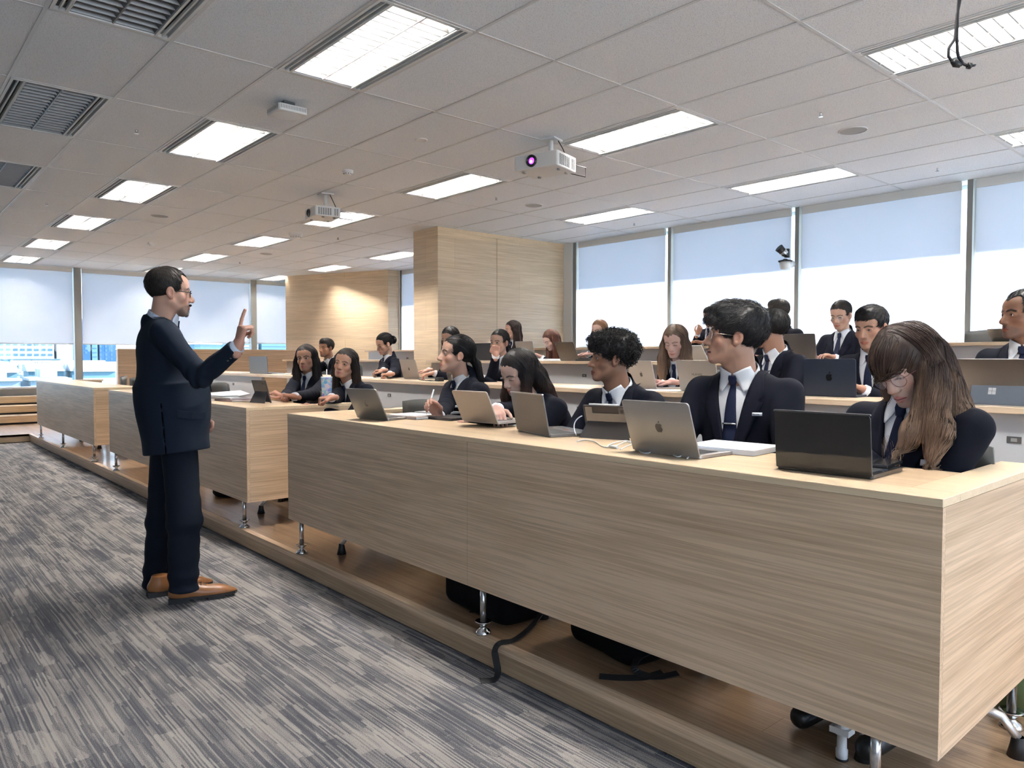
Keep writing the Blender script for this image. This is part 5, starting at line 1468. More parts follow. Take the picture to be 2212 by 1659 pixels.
    student('r18', 'person with reddish brown half tied hair bent over an open book', (1190, 735), 6.10, -62, 32, T3, g=fem(skin=SKE, open=.001, down=1), hair='long', hcol=(.085,.035,.022), facing=(-1, .2), badge=False,
            neck_off=(.11, -.02, -.12), chairlab='grey chair of the student bent over a book')
    w1 = W(1272, 764, 5.95)
    student('r19', 'person with smooth ginger blonde hair typing behind the curly haired student', (1294, 714), 6.28, -34, 10, T3, g=fem(skin=SKE, brow_col=(.15,.09,.06)), hair='long', hcol=(.19,.105,.06), facing=(-1, .15), badge=False,
            arms=(None, w1), poses=('rest', 'type'), hdir=(None, (img(w1, -1, 0), V3((0,0,1)))), chairlab='grey chair of the student with ginger blonde hair')
    w1 = W(1507, 722, 7.75)
    student('r20', 'person in the top row holding a hand against the cheek', (1533, 684), 7.95, -26, 12, T4, g=dict(skin=SKD), hair='short', hcol=(.015,.014,.014), facing=(-1, .1), badge=False,
            arms=(None, w1), poses=('rest', 'loose'), hdir=(None, (img(w1, .35, .95), img(w1, .2, 0, 1))), s=.98)
    student('r21', 'person with cropped dark hair hidden behind the student turned away', (1679, 676), 6.40, -120, 4, T3, g=dict(skin=SKD), hair='short', hcol=(.020,.017,.016), facing=(-1, .3), chairlab='grey chair behind the student turned away')
    student('r22', 'person with tied back dark hair and round glasses looking down in the third row', (1816, 682), 6.22, -26, 18, T3, g=fem(skin=SKA, open=.003, jaw=1.0), hair='tight', hcol=(.012,.010,.010), facing=(-1, .1), glasses=('gold_metal', 'round', .0013), tie='tie', badge=False,
            chairlab='grey chair of the student with tied back hair')
# ------------------------------------------------------------------ the standing man
if DO_PEOPLE:
    D0 = 3.93
    H = atd(369, 632, 3.95)
    tc, ri = cam_dirs(H)
    fwd = (ri*1.0 - tc*.10).normalized()
    hf = (fwd - V3((0,0,.06))).normalized()
    J = lambda x, y, d: atd(x, y, d)
    near, far = 3.80, 4.10
    pel = J(372, 930, 3.95)
    wr = J(514, 748, 3.66); wl = J(405, 905, 4.22)
    legs = [[J(364, 975, 4.02), J(352, 1120, 4.10), J(338, 1262, 4.17)], [J(388, 975, 3.93), J(398, 1120, 3.90), J(396, 1273, 3.90)]]
    r = person('person in dark blue suit and tan shoes standing on the carpet with one finger raised', H, hf, (fwd.x, fwd.y), 0, g=dict(skin=(.60,.38,.29), jaw=1.02, nose=1.12, mustache=1., stubble=.75, beard_col=(.07,.058,.05), fz=1.0, hairline=.008, open=.0042, brow=.0026, brow_col=(.05,.035,.03)),
               hair='receding', hcol=(.020,.016,.014), arms=(wl, wr), poses=('loose', 'point'), hdir=((img(wl, 1, .1), V3((0,0,1))), (img(wr, .22, 1), img(wr, -.9, .25, .35))),
               glasses=('black_frame', 'rect', .0026), vox=.0027, tie='tie', badge=False, top='navy_suit', sh='shirt_blue', neck_off=tuple(J(347, 694, 3.95) - H),
               stand=dict(pelvis=pel, hem=.700, vent=.44, belly=.045, legs=legs, pole=(None, V3((0,0,-1)) + fwd*.1)), s=1.10, hs=1.06)
    MAN = r; root = r['root']
    jk = r['jk']
    # pocket flap, sleeve buttons
    def side_patch(pts, off, th, name, mt, F):
        V_ = []
        for x, y in pts:
            p = J(x, y, 3.4); v = p.normalized() if False else (p - V3((0,0,ZC))).normalized(); P = np.array([p], dtype=np.float32)
            for _ in range(60): P = P + npv(v)*np.clip(F(P)[0] - off, -.03, .05)*.7
            V_.append(V3(P[0])); 
        return V_
    def jf(p): return r['trunk'](p)
    ptsf = [(383, 886), (414, 890), (444, 890), (444, 905), (414, 905), (383, 902)]
    V_ = side_patch(ptsf, .005, .003, '', None, jf); tcn = (tc*.005)
    n = MB(); m_ = len(V_); n.add([v + tcn for v in V_] + [v - tcn for v in V_], [(0,1,4,5), (1,2,3,4)] + [(i, m_+i, m_+(i+1) % m_, (i+1) % m_) for i in range(m_)]); n.build('pocket_flap', M['navy_suit'], jk)
    W_, E_ = r['Wr'][1], r['El'][1]; ax = (W_-E_).normalized()
    for k in range(3):
        c_ = W_ - ax*(.035 + .022*k); q = c_ + (tc*.75 + V3((0,0,-1))*.55).normalized()*.044
        n = MB(); n.cyl(q - tc*.003, q + tc*.003, .0055, .0050, 10); n.build('button', M['black'], jk)
    # shoes
    def shoe(heel, toe, lab):
        h = V3((heel.x, heel.y, 0)); d_ = V3((toe.x-heel.x, toe.y-heel.y, 0)); L = d_.length; d_.normalize(); sd = d_.cross(V3((0,0,1)))
        Rm = np.array([sd, d_, (0,0,1)], dtype=np.float32).T
        def up(p):
            q = (p - npv(h)) @ Rm
            a = ell(q, (0, .085, .050), (.040, .090, .048)); b = ell(q, (.0, .205, .040), (.046, .085, .036)); c_ = ell(q, (0, .275, .030), (.034, .062, .022))
            dd = smin(smin(a, b, .04), c_, .03); dd = smin(dd, cap(q, (0,.055,.06), (0,.06,.105), .040, .042), .03)
            dd = smax(dd, q[:, 2] - .112, .004); dd = smax(dd, .026 - q[:, 2], .003)
            return dd
        V, Fc = sdf_mesh(up, npv(h) - .12 , npv(h + d_*.34) + .16, .005)
        o = obj_me('shoe', mesh_np(V, Fc), M['tan_leather'], root)
        pr = [(-.030,-.005),(-.038,.04),(-.036,.10),(-.030,.15),(-.046,.21),(-.042,.28),(-.025,.325),(0,.338),(.025,.325),(.042,.28),(.048,.21),(.036,.15),(.038,.10),(.038,.04),(.030,-.005)]
        n = MB(); P3 = lambda x, y, z: h + sd*x + d_*y + V3((0,0,z))
        m_ = len(pr); n.add([P3(x, y, .016) for x, y in pr] + [P3(x, y, .028) for x, y in pr], [tuple(range(m_)), tuple(range(m_, 2*m_))] + [(i, (i+1) % m_, m_+(i+1) % m_, m_+i) for i in range(m_)])
        hl = [q for q in pr if q[1] < .11]; hl = [(-.030,-.005),(-.038,.04),(-.037,.095),(.038,.095),(.038,.04),(.030,-.005)]; m_ = len(hl)
        n.add([P3(x, y, .0) for x, y in hl] + [P3(x, y, .017) for x, y in hl], [tuple(range(m_)), tuple(range(m_, 2*m_))] + [(i, (i+1) % m_, m_+(i+1) % m_, m_+i) for i in range(m_)])
        n.box(-.04, .04, .19, .27, .001, .017, 0, Matrix.Translation(h) @ Matrix(((sd.x, d_.x, 0, 0), (sd.y, d_.y, 0, 0), (0, 0, 1, 0), (0, 0, 0, 1))))
        n.build('sole', M['sole'], o)
        n = MB()
        for k in range(4): y = .135 + .018*k; z = .098 - .008*k; n.tube([P3(-.022, y, z-.008), P3(0, y+.004, z+.006), P3(.022, y, z-.008)], .0017, 5)
        n.tube([P3(0,.135,.104), P3(.035,.125,.09), P3(.045,.14,.065), P3(.02,.138,.095), P3(0,.135,.104), P3(-.03,.13,.085), P3(-.04,.15,.06)], .0016, 5); n.build('lace', M['lace'], o)
    hN = atz(366, 1303, 0); tN = atz(491, 1287, 0); shoe(hN, tN, ''); hF = atz(320, 1290, 0); shoe(hF, hF + (tN-hN)*1.0 - tc*.06, '')
# ------------------------------------------------------------------ laptops and things on the desks
A1 = ZT + .0005
laptop('grey laptop leaning far back beside an open notebook at the end of the near desk', atz(773, 904, A1), atz(838, 909, A1), (746, 839), M['alu'], ('apple', M['logo']), hgt=.19)
t = laptop('silver laptop resting on a black zip sleeve', atz(1000, 910, A1+.018), atz(1076, 917, A1+.018), (968, 843), M['alu_gold'], None, hgt=.175)
a, b_ = atz(996, 918, A1), atz(1104, 922, A1)
n = MB(); n.rbox(-.15, .15, -.115, .115, 0, .008, .03); n.rbox(-.145, .145, -.11, .11, .008, .016, .03)
o = n.build('laptop_sleeve', M['black_cloth'], world=False); c_ = atz(1048, 914, A1); o.location = (c_.x+.07, c_.y, A1-.0005); o.rotation_euler = (0, 0, PI/2+.05); tag(o, 'black zip laptop sleeve lying flat under the silver laptop', 'sleeve')
laptop('dark glossy laptop in front of the student with long straight hair', atz(1117, 930, A1), atz(1187, 945, A1), (1102, 848), M['dark_shell'] if 'dark_shell' in M else M['alu_dark'], ('bar2', M['logo']) if False else None, frame=M['alu'], hgt=.185)
laptop('silver laptop with a bitten apple emblem beside tangled white cables', atz(1368, 974, A1), atz(1512, 992, A1), (1355, 864), M['alu_light'], ('apple', M['logo']), logo_size=.034, hgt=.200)
laptop('large glossy black laptop nearest the corner of the near desk', atz(1677, 1012, A1), atz(1884, 1036, A1), (1666, 877), M['black_gloss'], None, frame=M['alu_dark'], hgt=.182, rad=.014)
# tablet on a folding stand, white pencil on top
def tablet(lab, A, B, h, lean, case, z0=.0, pencil=True, back=None):
    A, B = V3(A), V3(B); ex = (B-A); w = ex.length; ex.normalize(); bk = ex.cross(V3((0,0,1)))
    a = math.radians(lean); up = V3((0,0,1))*math.cos(a) - bk*math.sin(a)*-1
    t = thing('tablet', lab, 'tablet', A + ex*w/2)
    nrm = (bk*math.cos(a) - V3((0,0,1))*math.sin(a)).normalized()
    Mx = Matrix(((ex.x, nrm.x, up.x, A.x), (ex.y, nrm.y, up.y, A.y), (ex.z, nrm.z, up.z, A.z), (0,0,0,1)))
    n = MB(); n.box(0, w, -.007, 0, .005, h, 0, Mx); o = n.build('body', M['tablet_back'] if back is None else back, t, bevel=.002)
    n = MB()
    for x0, x1, zz0, zz1 in ((-.003, .005, 0, h+.003), (w-.005, w+.003, 0, h+.003), (-.003, w+.003, h-.004, h+.003), (w*.18, w*.78, h-.030, h+.0)): n.box(x0, x1, -.009, .0015, zz0, zz1, 0, Mx)
    n.build('case', case, t, bevel=.001)
    n = MB(); n.box(w-.040, w-.006, -.002, .0035, h-.030, h-.008, 0, Mx); n.cyl(Mx @ V3((w-.030,.002,h-.019)), Mx @ V3((w-.030,.005,h-.019)), .007, .007, 12, 1); n.build('camera_bump', [case, M['black_gloss']], t)
    # folded stand: leans from half way up down to the desk
    m0, m1 = Mx @ V3((.01, .001, h*.52)), Mx @ V3((w-.01, .001, h*.52)); f0, f1 = A + bk*.06 - ex*.012, B + bk*.06 + ex*.012
    n = MB(); q = nrm*.004
    n.add([m0, m1, f1, f0, m0-q, m1-q, f1-bk*.006, f0-bk*.006], [(0,1,2,3), (7,6,5,4), (0,4,5,1), (1,5,6,2), (2,6,7,3), (3,7,4,0)]); n.box(0, 0.0001, 0, .0001, 0, .0001, 0, Mx)
    n.build('stand', case, t)
    n = MB(); n.box(.004, w-.004, -.0102, -.0092, .01, h-.006, 0, Mx); n.build('display', M['screen'], t)
    if pencil:
        n = MB(); n.tube([Mx @ V3((w*.13, -.003, h+.0075)), Mx @ V3((w*.74, -.003, h+.0075)), Mx @ V3((w*.80, -.003, h+.0075))], [.0042,.0042,.001], 10); o = n.build('stylus', M['paper'], origin=A+V3((0,0,h))); tag(o, 'white stylus lying along the top edge of the standing tablet', 'stylus')
    return t
M['tablet_back'] = mat('tablet_back', (.23,.23,.22), .25, .6)
M['tablet_dark'] = mat('tablet_dark', (.045,.045,.05), .4)
M['case_brown'] = mat('case_brown', (.030,.026,.024), .5)
tablet('tablet in a dark case propped on its folding stand at the near desk', atz(1256, 944, A1)+V3((.04,0,0)), atz(1352, 950, A1)+V3((.04,0,0)), .140, 18, M['case_brown'])
tablet('dark tablet with a pink sticker standing on the middle desk', atz(548, 869, A1)+V3((.03,0,0)), atz(576, 871, A1)+V3((.03,0,0)), .17, 16, M['tablet_dark'], pencil=False, back=M['tablet_dark'])
# second row
B2 = Z2 + .0005
laptop('grey laptop with apple emblem at the second row before the typing student', hp(872, 4.15, B2), hp(906, 4.15, B2), (855, 770), M['alu'], ('apple', M['logo']), hgt=.205)
laptop('silver laptop with apple emblem behind the curly haired student', hp(1366, 4.1, B2), hp(1419, 4.05, B2), (1352, 777), M['alu_gold'], ('apple', M['logo']), hgt=.20)
laptop('champagne laptop with a small word mark before the student with light brown hair', hp(1471, 4.0, B2), hp(1556, 3.96, B2), (1453, 767), M['alu_gold'], ('text', (M['logo'], 'HUAWEI')), logo_size=.022, hgt=.205)
laptop('midnight blue laptop with a black apple emblem before the frowning student', hp(1738, 4.05, B2), hp(1851, 4.05, B2), (1735, 767), M['midnight'], ('apple', M['logo_dark']), logo_size=.040, hgt=.210)
s_ = laptop('dark grey tablet computer with four square emblem on its kickstand', hp(2084, 4.0, B2), hp(2236, 3.98, B2), (2073, 776), M['alu_dark'], None, hgt=.235, base=None)
k0, k1 = hp(2096, 3.93, B2), hp(2240, 3.91, B2)
n = MB(); e_ = (k1-k0).normalized(); kb = e_.cross(V3((0,0,1)))
u0, u1 = k0 + V3((0,0,.118)) - kb*.030, k1 + V3((0,0,.118)) - kb*.030
n.add([k0, k1, u1, u0, k0-kb*.004, k1-kb*.004, u1-kb*.004, u0-kb*.004], [(0,1,2,3), (7,6,5,4), (0,4,5,1), (1,5,6,2), (2,6,7,3), (3,7,4,0)]); ks = n.build('kickstand', M['slate'], s_)
n = MB(); uu = (u0-k0).normalized(); nb_ = kb*.0012
c_ = k0 + e_*((k1-k0).length*.33) + uu*.064; nz = e_.cross(uu); nz = nz if nz.dot(kb) > 0 else -nz
for i in (-1, 0):
    for j in (-1, 0):
        o_ = c_ + e_*(i*.0165+.001) + uu*(j*.0165+.001) ; q = [o_, o_+e_*.0150, o_+e_*.0150+uu*.0150, o_+uu*.0150]; q = [v + nz*.0008 for v in q]
        n.add([v for v in q] + [v - nz*.0006 for v in q], [(0,1,2,3), (4,5,6,7), (0,1,5,4), (1,2,6,5), (2,3,7,6), (3,0,4,7)])
n.build('logo', M['logo_light'], ks)
laptop('plain grey laptop on the column leg table behind the raised hand', hp(539, 4.05, B2), hp(578, 4.0, B2), (537, 768), M['alu_dark'], None, hgt=.23)
laptop('dark laptop half hidden behind the face of the student with the stylus', hp(968, 4.0, B2), hp(1002, 4.0, B2), (944, 762), M['alu_dark'], None, hgt=.22)
# third row
B3 = Z3 + .0005
laptop('black laptop in the third row beside the wood column', hp(1024, 5.85, B3), hp(1062, 5.85, B3), (1022, 745), M['black'], None, hgt=.215)
laptop('rose grey laptop in the third row before the student with dark brown hair', hp(1120, 5.80, B3), hp(1158, 5.80, B3), (1110, 737), M['alu_light'], None, hgt=.23)
laptop('dark laptop with a small corner emblem in the third row', hp(1211, 5.72, B3), hp(1252, 5.72, B3), (1197, 740), M['alu_dark'], ('bar', M['logo_light']), hgt=.225)
laptop('wide dark laptop leaning back before the student with tied back hair', hp(1692, 5.80, B3), hp(1765, 5.80, B3), (1684, 705), M['alu_dark'], ('bar', M['logo_light']), hgt=.235)
laptop('white laptop with black stickers in the third row', hp(1497, 5.9, B3), hp(1531, 5.9, B3), (1498, 747), M['paper'], None, hgt=.19)
laptop('grey laptop in the top row at the edge of the picture', hp(2142, 7.45, Z4), hp(2190, 7.45, Z4), (2140, 727), M['alu'], None, hgt=.19)
# papers, books, small things
def flat(name, lab, cat, c, w, d, h, rz, mt, edge=None, bev=.001, lid=None):
    n = MB(); n.box(-w/2, w/2, -d/2, d/2, 0, h); o = n.build(name, mt, world=False, bevel=bev); o.location = c; o.rotation_euler = (0, 0, rz); o.matrix_basis = Matrix.LocRotScale(V3(c), Euler((0,0,rz)), None)
    if edge: n = MB(); n.box(-w/2+.002, w/2-.001, -d/2-.0004, d/2+.0004, h*.15, h*.85); n.build('pages', edge, o, world=False)
    return tag(o, lab, cat)
M['taupe'] = mat('taupe', (.42,.34,.29), .6); M['grey_cover'] = mat('grey_cover', (.36,.37,.38), .6); M['pink_cover'] = mat('pink_cover', (.60,.42,.42), .6); M['slate'] = mat('slate', (.10,.12,.15), .4, .4)
c_ = atz(872, 903, A1); flat('notebook', 'thick taupe notebook open beside the far left laptop', 'notebook', (c_.x+.06, c_.y-.02, A1), .19, .25, .016, .1, M['taupe'], M['paper'])
flat('paper_sheet', 'white sheet lying on the taupe notebook', 'paper', (c_.x+.065, c_.y+.0, A1+.0165), .17, .21, .002, .16, M['paper'])
c_ = atz(905, 895, A1); flat('folder', 'pale grey folder beside the stylus hand', 'folder', (c_.x+.12, c_.y-.02, A1), .17, .22, .012, .2, M['grey_cover'])
c_ = atz(945, 905, A1); flat('tablet_case', 'black tablet in an open case under the stylus hand', 'tablet', (c_.x+.05, c_.y-.03, A1), .17, .24, .014, .1, M['black'])
c_ = atz(1566, 975, A1); flat('white_notebook', 'thick white closed notebook beside the silver laptop', 'notebook', (c_.x+.05, c_.y+.00, A1+.0), .22, .27, .020, .08, M['paper'], M['frame_white'])
c_ = atz(1915, 1012, A1+.014); flat('phone', 'black phone resting on the base of the glossy black laptop', 'phone', (c_.x+.08, c_.y+.045, A1+.0135), .15, .075, .009, .1, M['black_gloss'])
for k, (x, y, w_, d_, h_, mt, lb) in enumerate([(497, 866, .20, .28, .012, 'pink_cover', 'thin pink book at the bottom of the pile on the middle desk'), (490, 862, .20, .27, .014, 'grey_cover', 'grey book in the pile on the middle desk'), (470, 857, .19, .25, .012, 'paper', 'white papers on top of the pile on the middle desk')]):
    c_ = atz(x, y, A1+.013*k); flat('book', lb, 'book', (c_.x+.04, c_.y, A1+.0145*k), w_, d_, h_, .1+.1*k, M[mt], M['paper'] if mt != 'paper' else None)
# board held up at an angle behind the man
p_ = [atx(456, 868, 2.45), atx(541, 853, 2.15), atx(520, 845, 2.5), atx(450, 850, 2.8)]
n = MB(); z3 = V3((0,0,.006)); n.add([q for q in p_] + [q + z3 for q in p_], [(3,2,1,0), (4,5,6,7), (0,1,5,4), (1,2,6,5), (2,3,7,6), (3,0,4,7)]); o = n.build('clipboard', M['grey_cover'], origin=p_[0]); tag(o, 'clipboard with white papers held up beside the standing man', 'clipboard')
n = MB(); q_ = [V3(q)*.985 + (sum(p_, V3())/4)*.015 + V3((0,0,.0066)) for q in p_]; n.add(q_ + [q + V3((0,0,.002)) for q in q_], [(3,2,1,0), (4,5,6,7), (0,1,5,4), (1,2,6,5), (2,3,7,6), (3,0,4,7)]); n.build('papers', M['paper'], o)
# glitter tumbler
M['holo'] = None
m, nt, b = newmat('holographic_glitter'); tc_ = nt.nodes.new('ShaderNodeTexCoord'); v_ = nt.nodes.new('ShaderNodeTexVoronoi'); v_.inputs['Scale'].default_value = 55; nt.links.new(tc_.outputs['Object'], v_.inputs['Vector'])
r_ = ramp(nt, [(0, (.30,.22,.85)), (.2, (.75,.85,.95)), (.4, (.25,.70,.80)), (.55, (.85,.80,.90)), (.7, (.20,.45,.95)), (.85, (.65,.90,.85)), (1, (.9,.7,.75))])
s__ = nt.nodes.new('ShaderNodeSeparateColor'); nt.links.new(v_.outputs['Color'], s__.inputs[0]); nt.links.new(s__.outputs[0], r_.inputs['Fac']); nt.links.new(r_.outputs['Color'], b.inputs['Base Color'])
b.inputs['Metallic'].default_value = .35; b.inputs['Roughness'].default_value = .25; M['holo'] = m
c_ = aty(706, 868, 4.985); c_ = V3((c_.x, c_.y, A1))
t = thing('tumbler', 'tall iridescent glitter tumbler with white straw on the middle desk', 'cup', c_)
n = MB(); n.lathe([(.001, 0), (.030, 0), (.036, .09), (.041, .185), (.043, .19), (.040, .193)], n=24); n.build('cup', M['holo'], t, world=False)
n = MB(); n.lathe([(.041, .190), (.040, .196), (.030, .198), (.001, .198)], n=24); n.build('lid', M['white_plastic'], t, world=False)
n = MB(); n.tube([(0,0,.02), (.003,.003,.25)], .0042, 8); n.build('straw', M['paper'], t, world=False)
# white cables on the near desk
def cable(lab, pts, mt, r=.0022, z=A1, end=None):
    P = []
    for q in pts: 
        p = atz(q[0], q[1], z); P.append(V3((p.x, p.y, z + r + (q[2] if len(q) > 2 else 0))))
    # smooth with Catmull-Rom
    Q = []
    for i in range(len(P)-1):
        p0, p1, p2, p3 = P[max(i-1, 0)], P[i], P[i+1], P[min(i+2, len(P)-1)]
        for k in range(6):
            s = k/6; Q.append(.5*((2*p1) + (p2-p0)*s + (2*p0-5*p1+4*p2-p3)*s*s + (-p0+3*p1-3*p2+p3)*s**3))
    Q.append(P[-1]); n = MB(); n.tube(Q, r, 6); o = n.build('cable', mt, origin=P[0]); return tag(o, lab, 'cable')
cable('white cable running from the standing tablet across the border of the near desk', [(1247, 955), (1262, 951), (1285, 955), (1303, 966), (1330, 964), (1352, 955), (1362, 958)], M['paper'])
cable('white cable looping in front of the silver laptop', [(1362, 956), (1372, 965), (1384, 978), (1400, 980), (1420, 972), (1440, 975), (1462, 988), (1480, 983), (1490, 985), (1484, 992)], M['paper'], .0024)
cable('white cable with a plug beside the silver laptop', [(1340, 972), (1352, 966), (1362, 962), (1366, 957), (1350, 953), (1320, 960), (1310, 968)], M['paper'], .0022)
n = MB(); n.tube([atz(1318, 967, A1)+V3((0,0,.006)), atz(1334, 970, A1)+V3((0,0,.006))], .006, 8); o = n.build('cable_adapter', M['paper'], origin=atz(1318, 967, A1)); tag(o, 'small white cable adapter lying by the tablet', 'adapter')
p1, p2 = atz(1248, 944, A1)+V3((.03,0,0)), atz(1242, 944, A1)
n = MB(); n.tube([p1 + V3((-.012*t_**2, .004+.042*math.sin(t_*2.6), .088-.084*t_**1.3)) for t_ in [k/14 for k in range(15)]], .0024, 6); o = n.build('cable', M['paper'], origin=p1); tag(o, 'short white cable bent out of the side of the standing tablet', 'cable')
# stylus in the raised hand
if DO_PEOPLE:
    s4 = PEOPLE['stylus']; hw = s4['Wr'][1]; fd, pn, x_ = s4['hands'][1]
    c_ = hw + fd*.085 - pn*.030; a_ = img(c_, .30, 1)
    n = MB(); n.tube([c_ - a_*.055, c_ - a_*.045, c_ + a_*.085], [.001, .0042, .0045], 10); o = n.build('stylus', M['paper'], origin=c_); tag(o, 'white stylus pen held up by the student with a ponytail', 'stylus')
# second row clutter
def box_on(name, lab, cat, px, X, z, w, d, h, mt, rz=0):
    p = hp(px, X, z); n = MB(); n.box(-w/2, w/2, -d/2, d/2, 0, h); o = n.build(name, mt, world=False, bevel=.002); o.location = p; o.rotation_euler = (0,0,rz); return tag(o, lab, cat)
box_on('power_adapter', 'small black power adapter at the second row edge', 'adapter', 949, 3.95, B2, .06, .06, .035, M['black'])
P_ = [hp(x, X, B2+.004) for x, X in ((905,4.0),(915,3.93),(928,3.98),(938,3.92),(930,3.88),(918,3.9),(940,3.95))]; n = MB(); n.tube(P_, .003, 6); o = n.build('cable', M['black'], origin=P_[0]); tag(o, 'tangled dark cable beside the black power adapter', 'cable')
box_on('notebook', 'open white notebook before the student with the hair bun', 'notebook', 800, 4.0, B2, .2, .28, .006, M['paper'], .2)
box_on('paper_sheet', 'white paper on the second row table behind the long haired student', 'paper', 1238, 4.02, B2, .2, .29, .002, M['paper'], .1)
box_on('paper_sheet', 'white paper on the second row table before the silver laptop', 'paper', 1432, 3.98, B2, .2, .29, .002, M['paper'], .15)
box_on('paper_sheet', 'white paper on the second row table at the far end', 'paper', 520, 4.05, B2, .25, .5, .004, M['paper'], .05)
box_on('notebook', 'open notebook beside the writing student behind the column leg table', 'notebook', 615, 4.05, B2, .2, .3, .01, M['paper'], .1)
# open books in the third row
for px, lb in ((1172, 'open book under the bent over student'), (1190, 'second open book beside the dark laptop')):
    p = hp(px, 5.78, B3); n = MB()
    for s in (-1, 1): n.add([(0,-.12,.006), (s*.07,-.12,.022), (s*.15,-.12,.006), (s*.15,.12,.006), (s*.07,.12,.022), (0,.12,.006), (0,-.12,0), (s*.15,-.12,0), (s*.15,.12,0), (0,.12,0)], [(0,1,4,5), (1,2,3,4), (6,7,8,9), (2,7,8,3), (0,1,2,7,6), (5,4,3,8,9)])
    o = n.build('open_book', M['paper'], world=False); o.location = p; o.rotation_euler = (0,0,PI/2-.1); tag(o, lb, 'book')
box_on('pen_case', 'dark pencil case beside the ginger haired student', 'pencil case', 1262, 5.75, B3, .08, .18, .035, M['black'])
# black sticker shapes on the white laptop are part of its look
# ------------------------------------------------------------------ under the desks
def sdf_obj(name, f, lo, hi, h, mt, lab=None, cat=None, parent=None, origin=None):
    V, Fc = sdf_mesh(f, lo, hi, h); o = obj_me(name, mesh_np(V, Fc), mt, parent, origin)
    if lab: tag(o, lab, cat)
    return o
def backpack(lab, c, rz, dims, straps):
    c = V3(c); t = thing('backpack', lab, 'backpack', c, rz)
    cr, sr = math.cos(rz), math.sin(rz)
    Rm = np.array([[cr, -sr, 0], [sr, cr, 0], [0, 0, 1]], dtype=np.float32)
    def f(p):
        q = (p - npv(c)) @ Rm; a, b2, c2 = dims
        w_ = np.abs(q - A_(0,0,c2)) - A_(a-.06,b2-.06,c2-.06); d = vl(np.maximum(w_, 0)) + np.minimum(w_.max(1), 0) - .06; d = smin(d, ell(q, (a*.5,-b2*.4,c2*.7), (a*.5,b2*.6,c2*.65)), .05); d = smin(d, ell(q, (-a*.45,b2*.1,c2*.8), (a*.55,b2*.9,c2*.8)), .06)
        return smax(d + .006*wob(p, 25, 3), .004 - q[:, 2], .01)
    m_ = max(dims)+.1
    sdf_obj('bag_body', f, npv(c) - m_, npv(c) + np.array([m_, m_, 2*dims[2]+.1]), .009, M['black_cloth'], parent=t)
    for pts, w in straps:
        Q = []; P = [V3(q) for q in pts]
        for i in range(len(P)-1):
            p0, p1, p2, p3 = P[max(i-1, 0)], P[i], P[i+1], P[min(i+2, len(P)-1)]
            for k in range(5): t_ = k/5; Q.append(.5*((2*p1) + (p2-p0)*t_ + (2*p0-5*p1+4*p2-p3)*t_*t_ + (-p0+3*p1-3*p2+p3)*t_**3))
        pts = Q + [P[-1]]; n = MB(); k = len(pts); vs = []; prev = None
        for i, q in enumerate(pts):
            tg = (V3(pts[min(i+1, k-1)]) - V3(pts[max(i-1, 0)])).normalized(); sd = tg.cross(V3((-.55,.0,.83))).normalized(); sd = -sd if prev is not None and sd.dot(prev) < 0 else sd; prev = sd
            nn = sd.cross(tg)*.002
            for s_, u_ in ((-1,-1), (1,-1), (1,1), (-1,1)): vs.append(V3(q) + sd*(s_*w/2) + nn*u_)
        fs = [(i*4+j, i*4+(j+1) % 4, (i+1)*4+(j+1) % 4, (i+1)*4+j) for i in range(k-1) for j in range(4)] + [(0,1,2,3), tuple((k-1)*4+j for j in range(4))]
        n.add(vs, fs); n.build('strap', M['black'], t)
    return t
b1 = atz(1075, 1355, T1)
sx = 1.925
backpack('black backpack under the near desk with a strap hanging down to the carpet', (2.20, atx(1070, 771, 2.20).y, T1), 1.52, (.25, .14, .15),
         [([(2.22, 2.33, T1+.05), (2.10, 2.27, T1+.035), (2.00, 2.26, T1+.010), (1.94, 2.28, T1+.006), (1.918, 2.285, T1-.02), (1.912, 2.27, .07), (1.905, 2.25, .03), (1.885, 2.25, .006), (1.84, 2.28, .004)], .028),
          ([(2.22, 2.62, T1+.05), (2.12, 2.63, T1+.01), (2.08, 2.66, T1+.005)], .006)])
backpack('second black backpack under the near desk with a curled strap', (2.28, atx(1345, 771, 2.28).y, T1), 1.45, (.20, .13, .14),
         [([(2.26, 1.72, T1+.07), (2.16, 1.74, T1+.05), (2.12, 1.72, T1+.02), (2.16, 1.66, T1+.006), (2.24, 1.62, T1+.01)], .026), ([(2.20, 1.66, T1+.012), (2.12, 1.69, T1+.005), (2.05, 1.75, T1+.004), (2.01, 1.80, T1+.004)], .028)])
# black shoes seen under the middle desk
p = atz(478, 1074, T1)
for px, py, lb in ((478, 1072, 'black bag lying on the platform under the middle desk'), (612, 1078, 'black shoe bag beyond the gap between the front desks')):
    p = atz(px, py, T1); c0 = npv(p)
    sdf_obj('soft_bag', lambda q: smax(ell(q, tuple(c0 + A_(.06,0,.035)), (.12,.16,.055)), T1 + .002 - q[:, 2], .004), c0 - .25, c0 + .25, .01, M['black_cloth'], lb, 'bag', origin=tuple(c0))
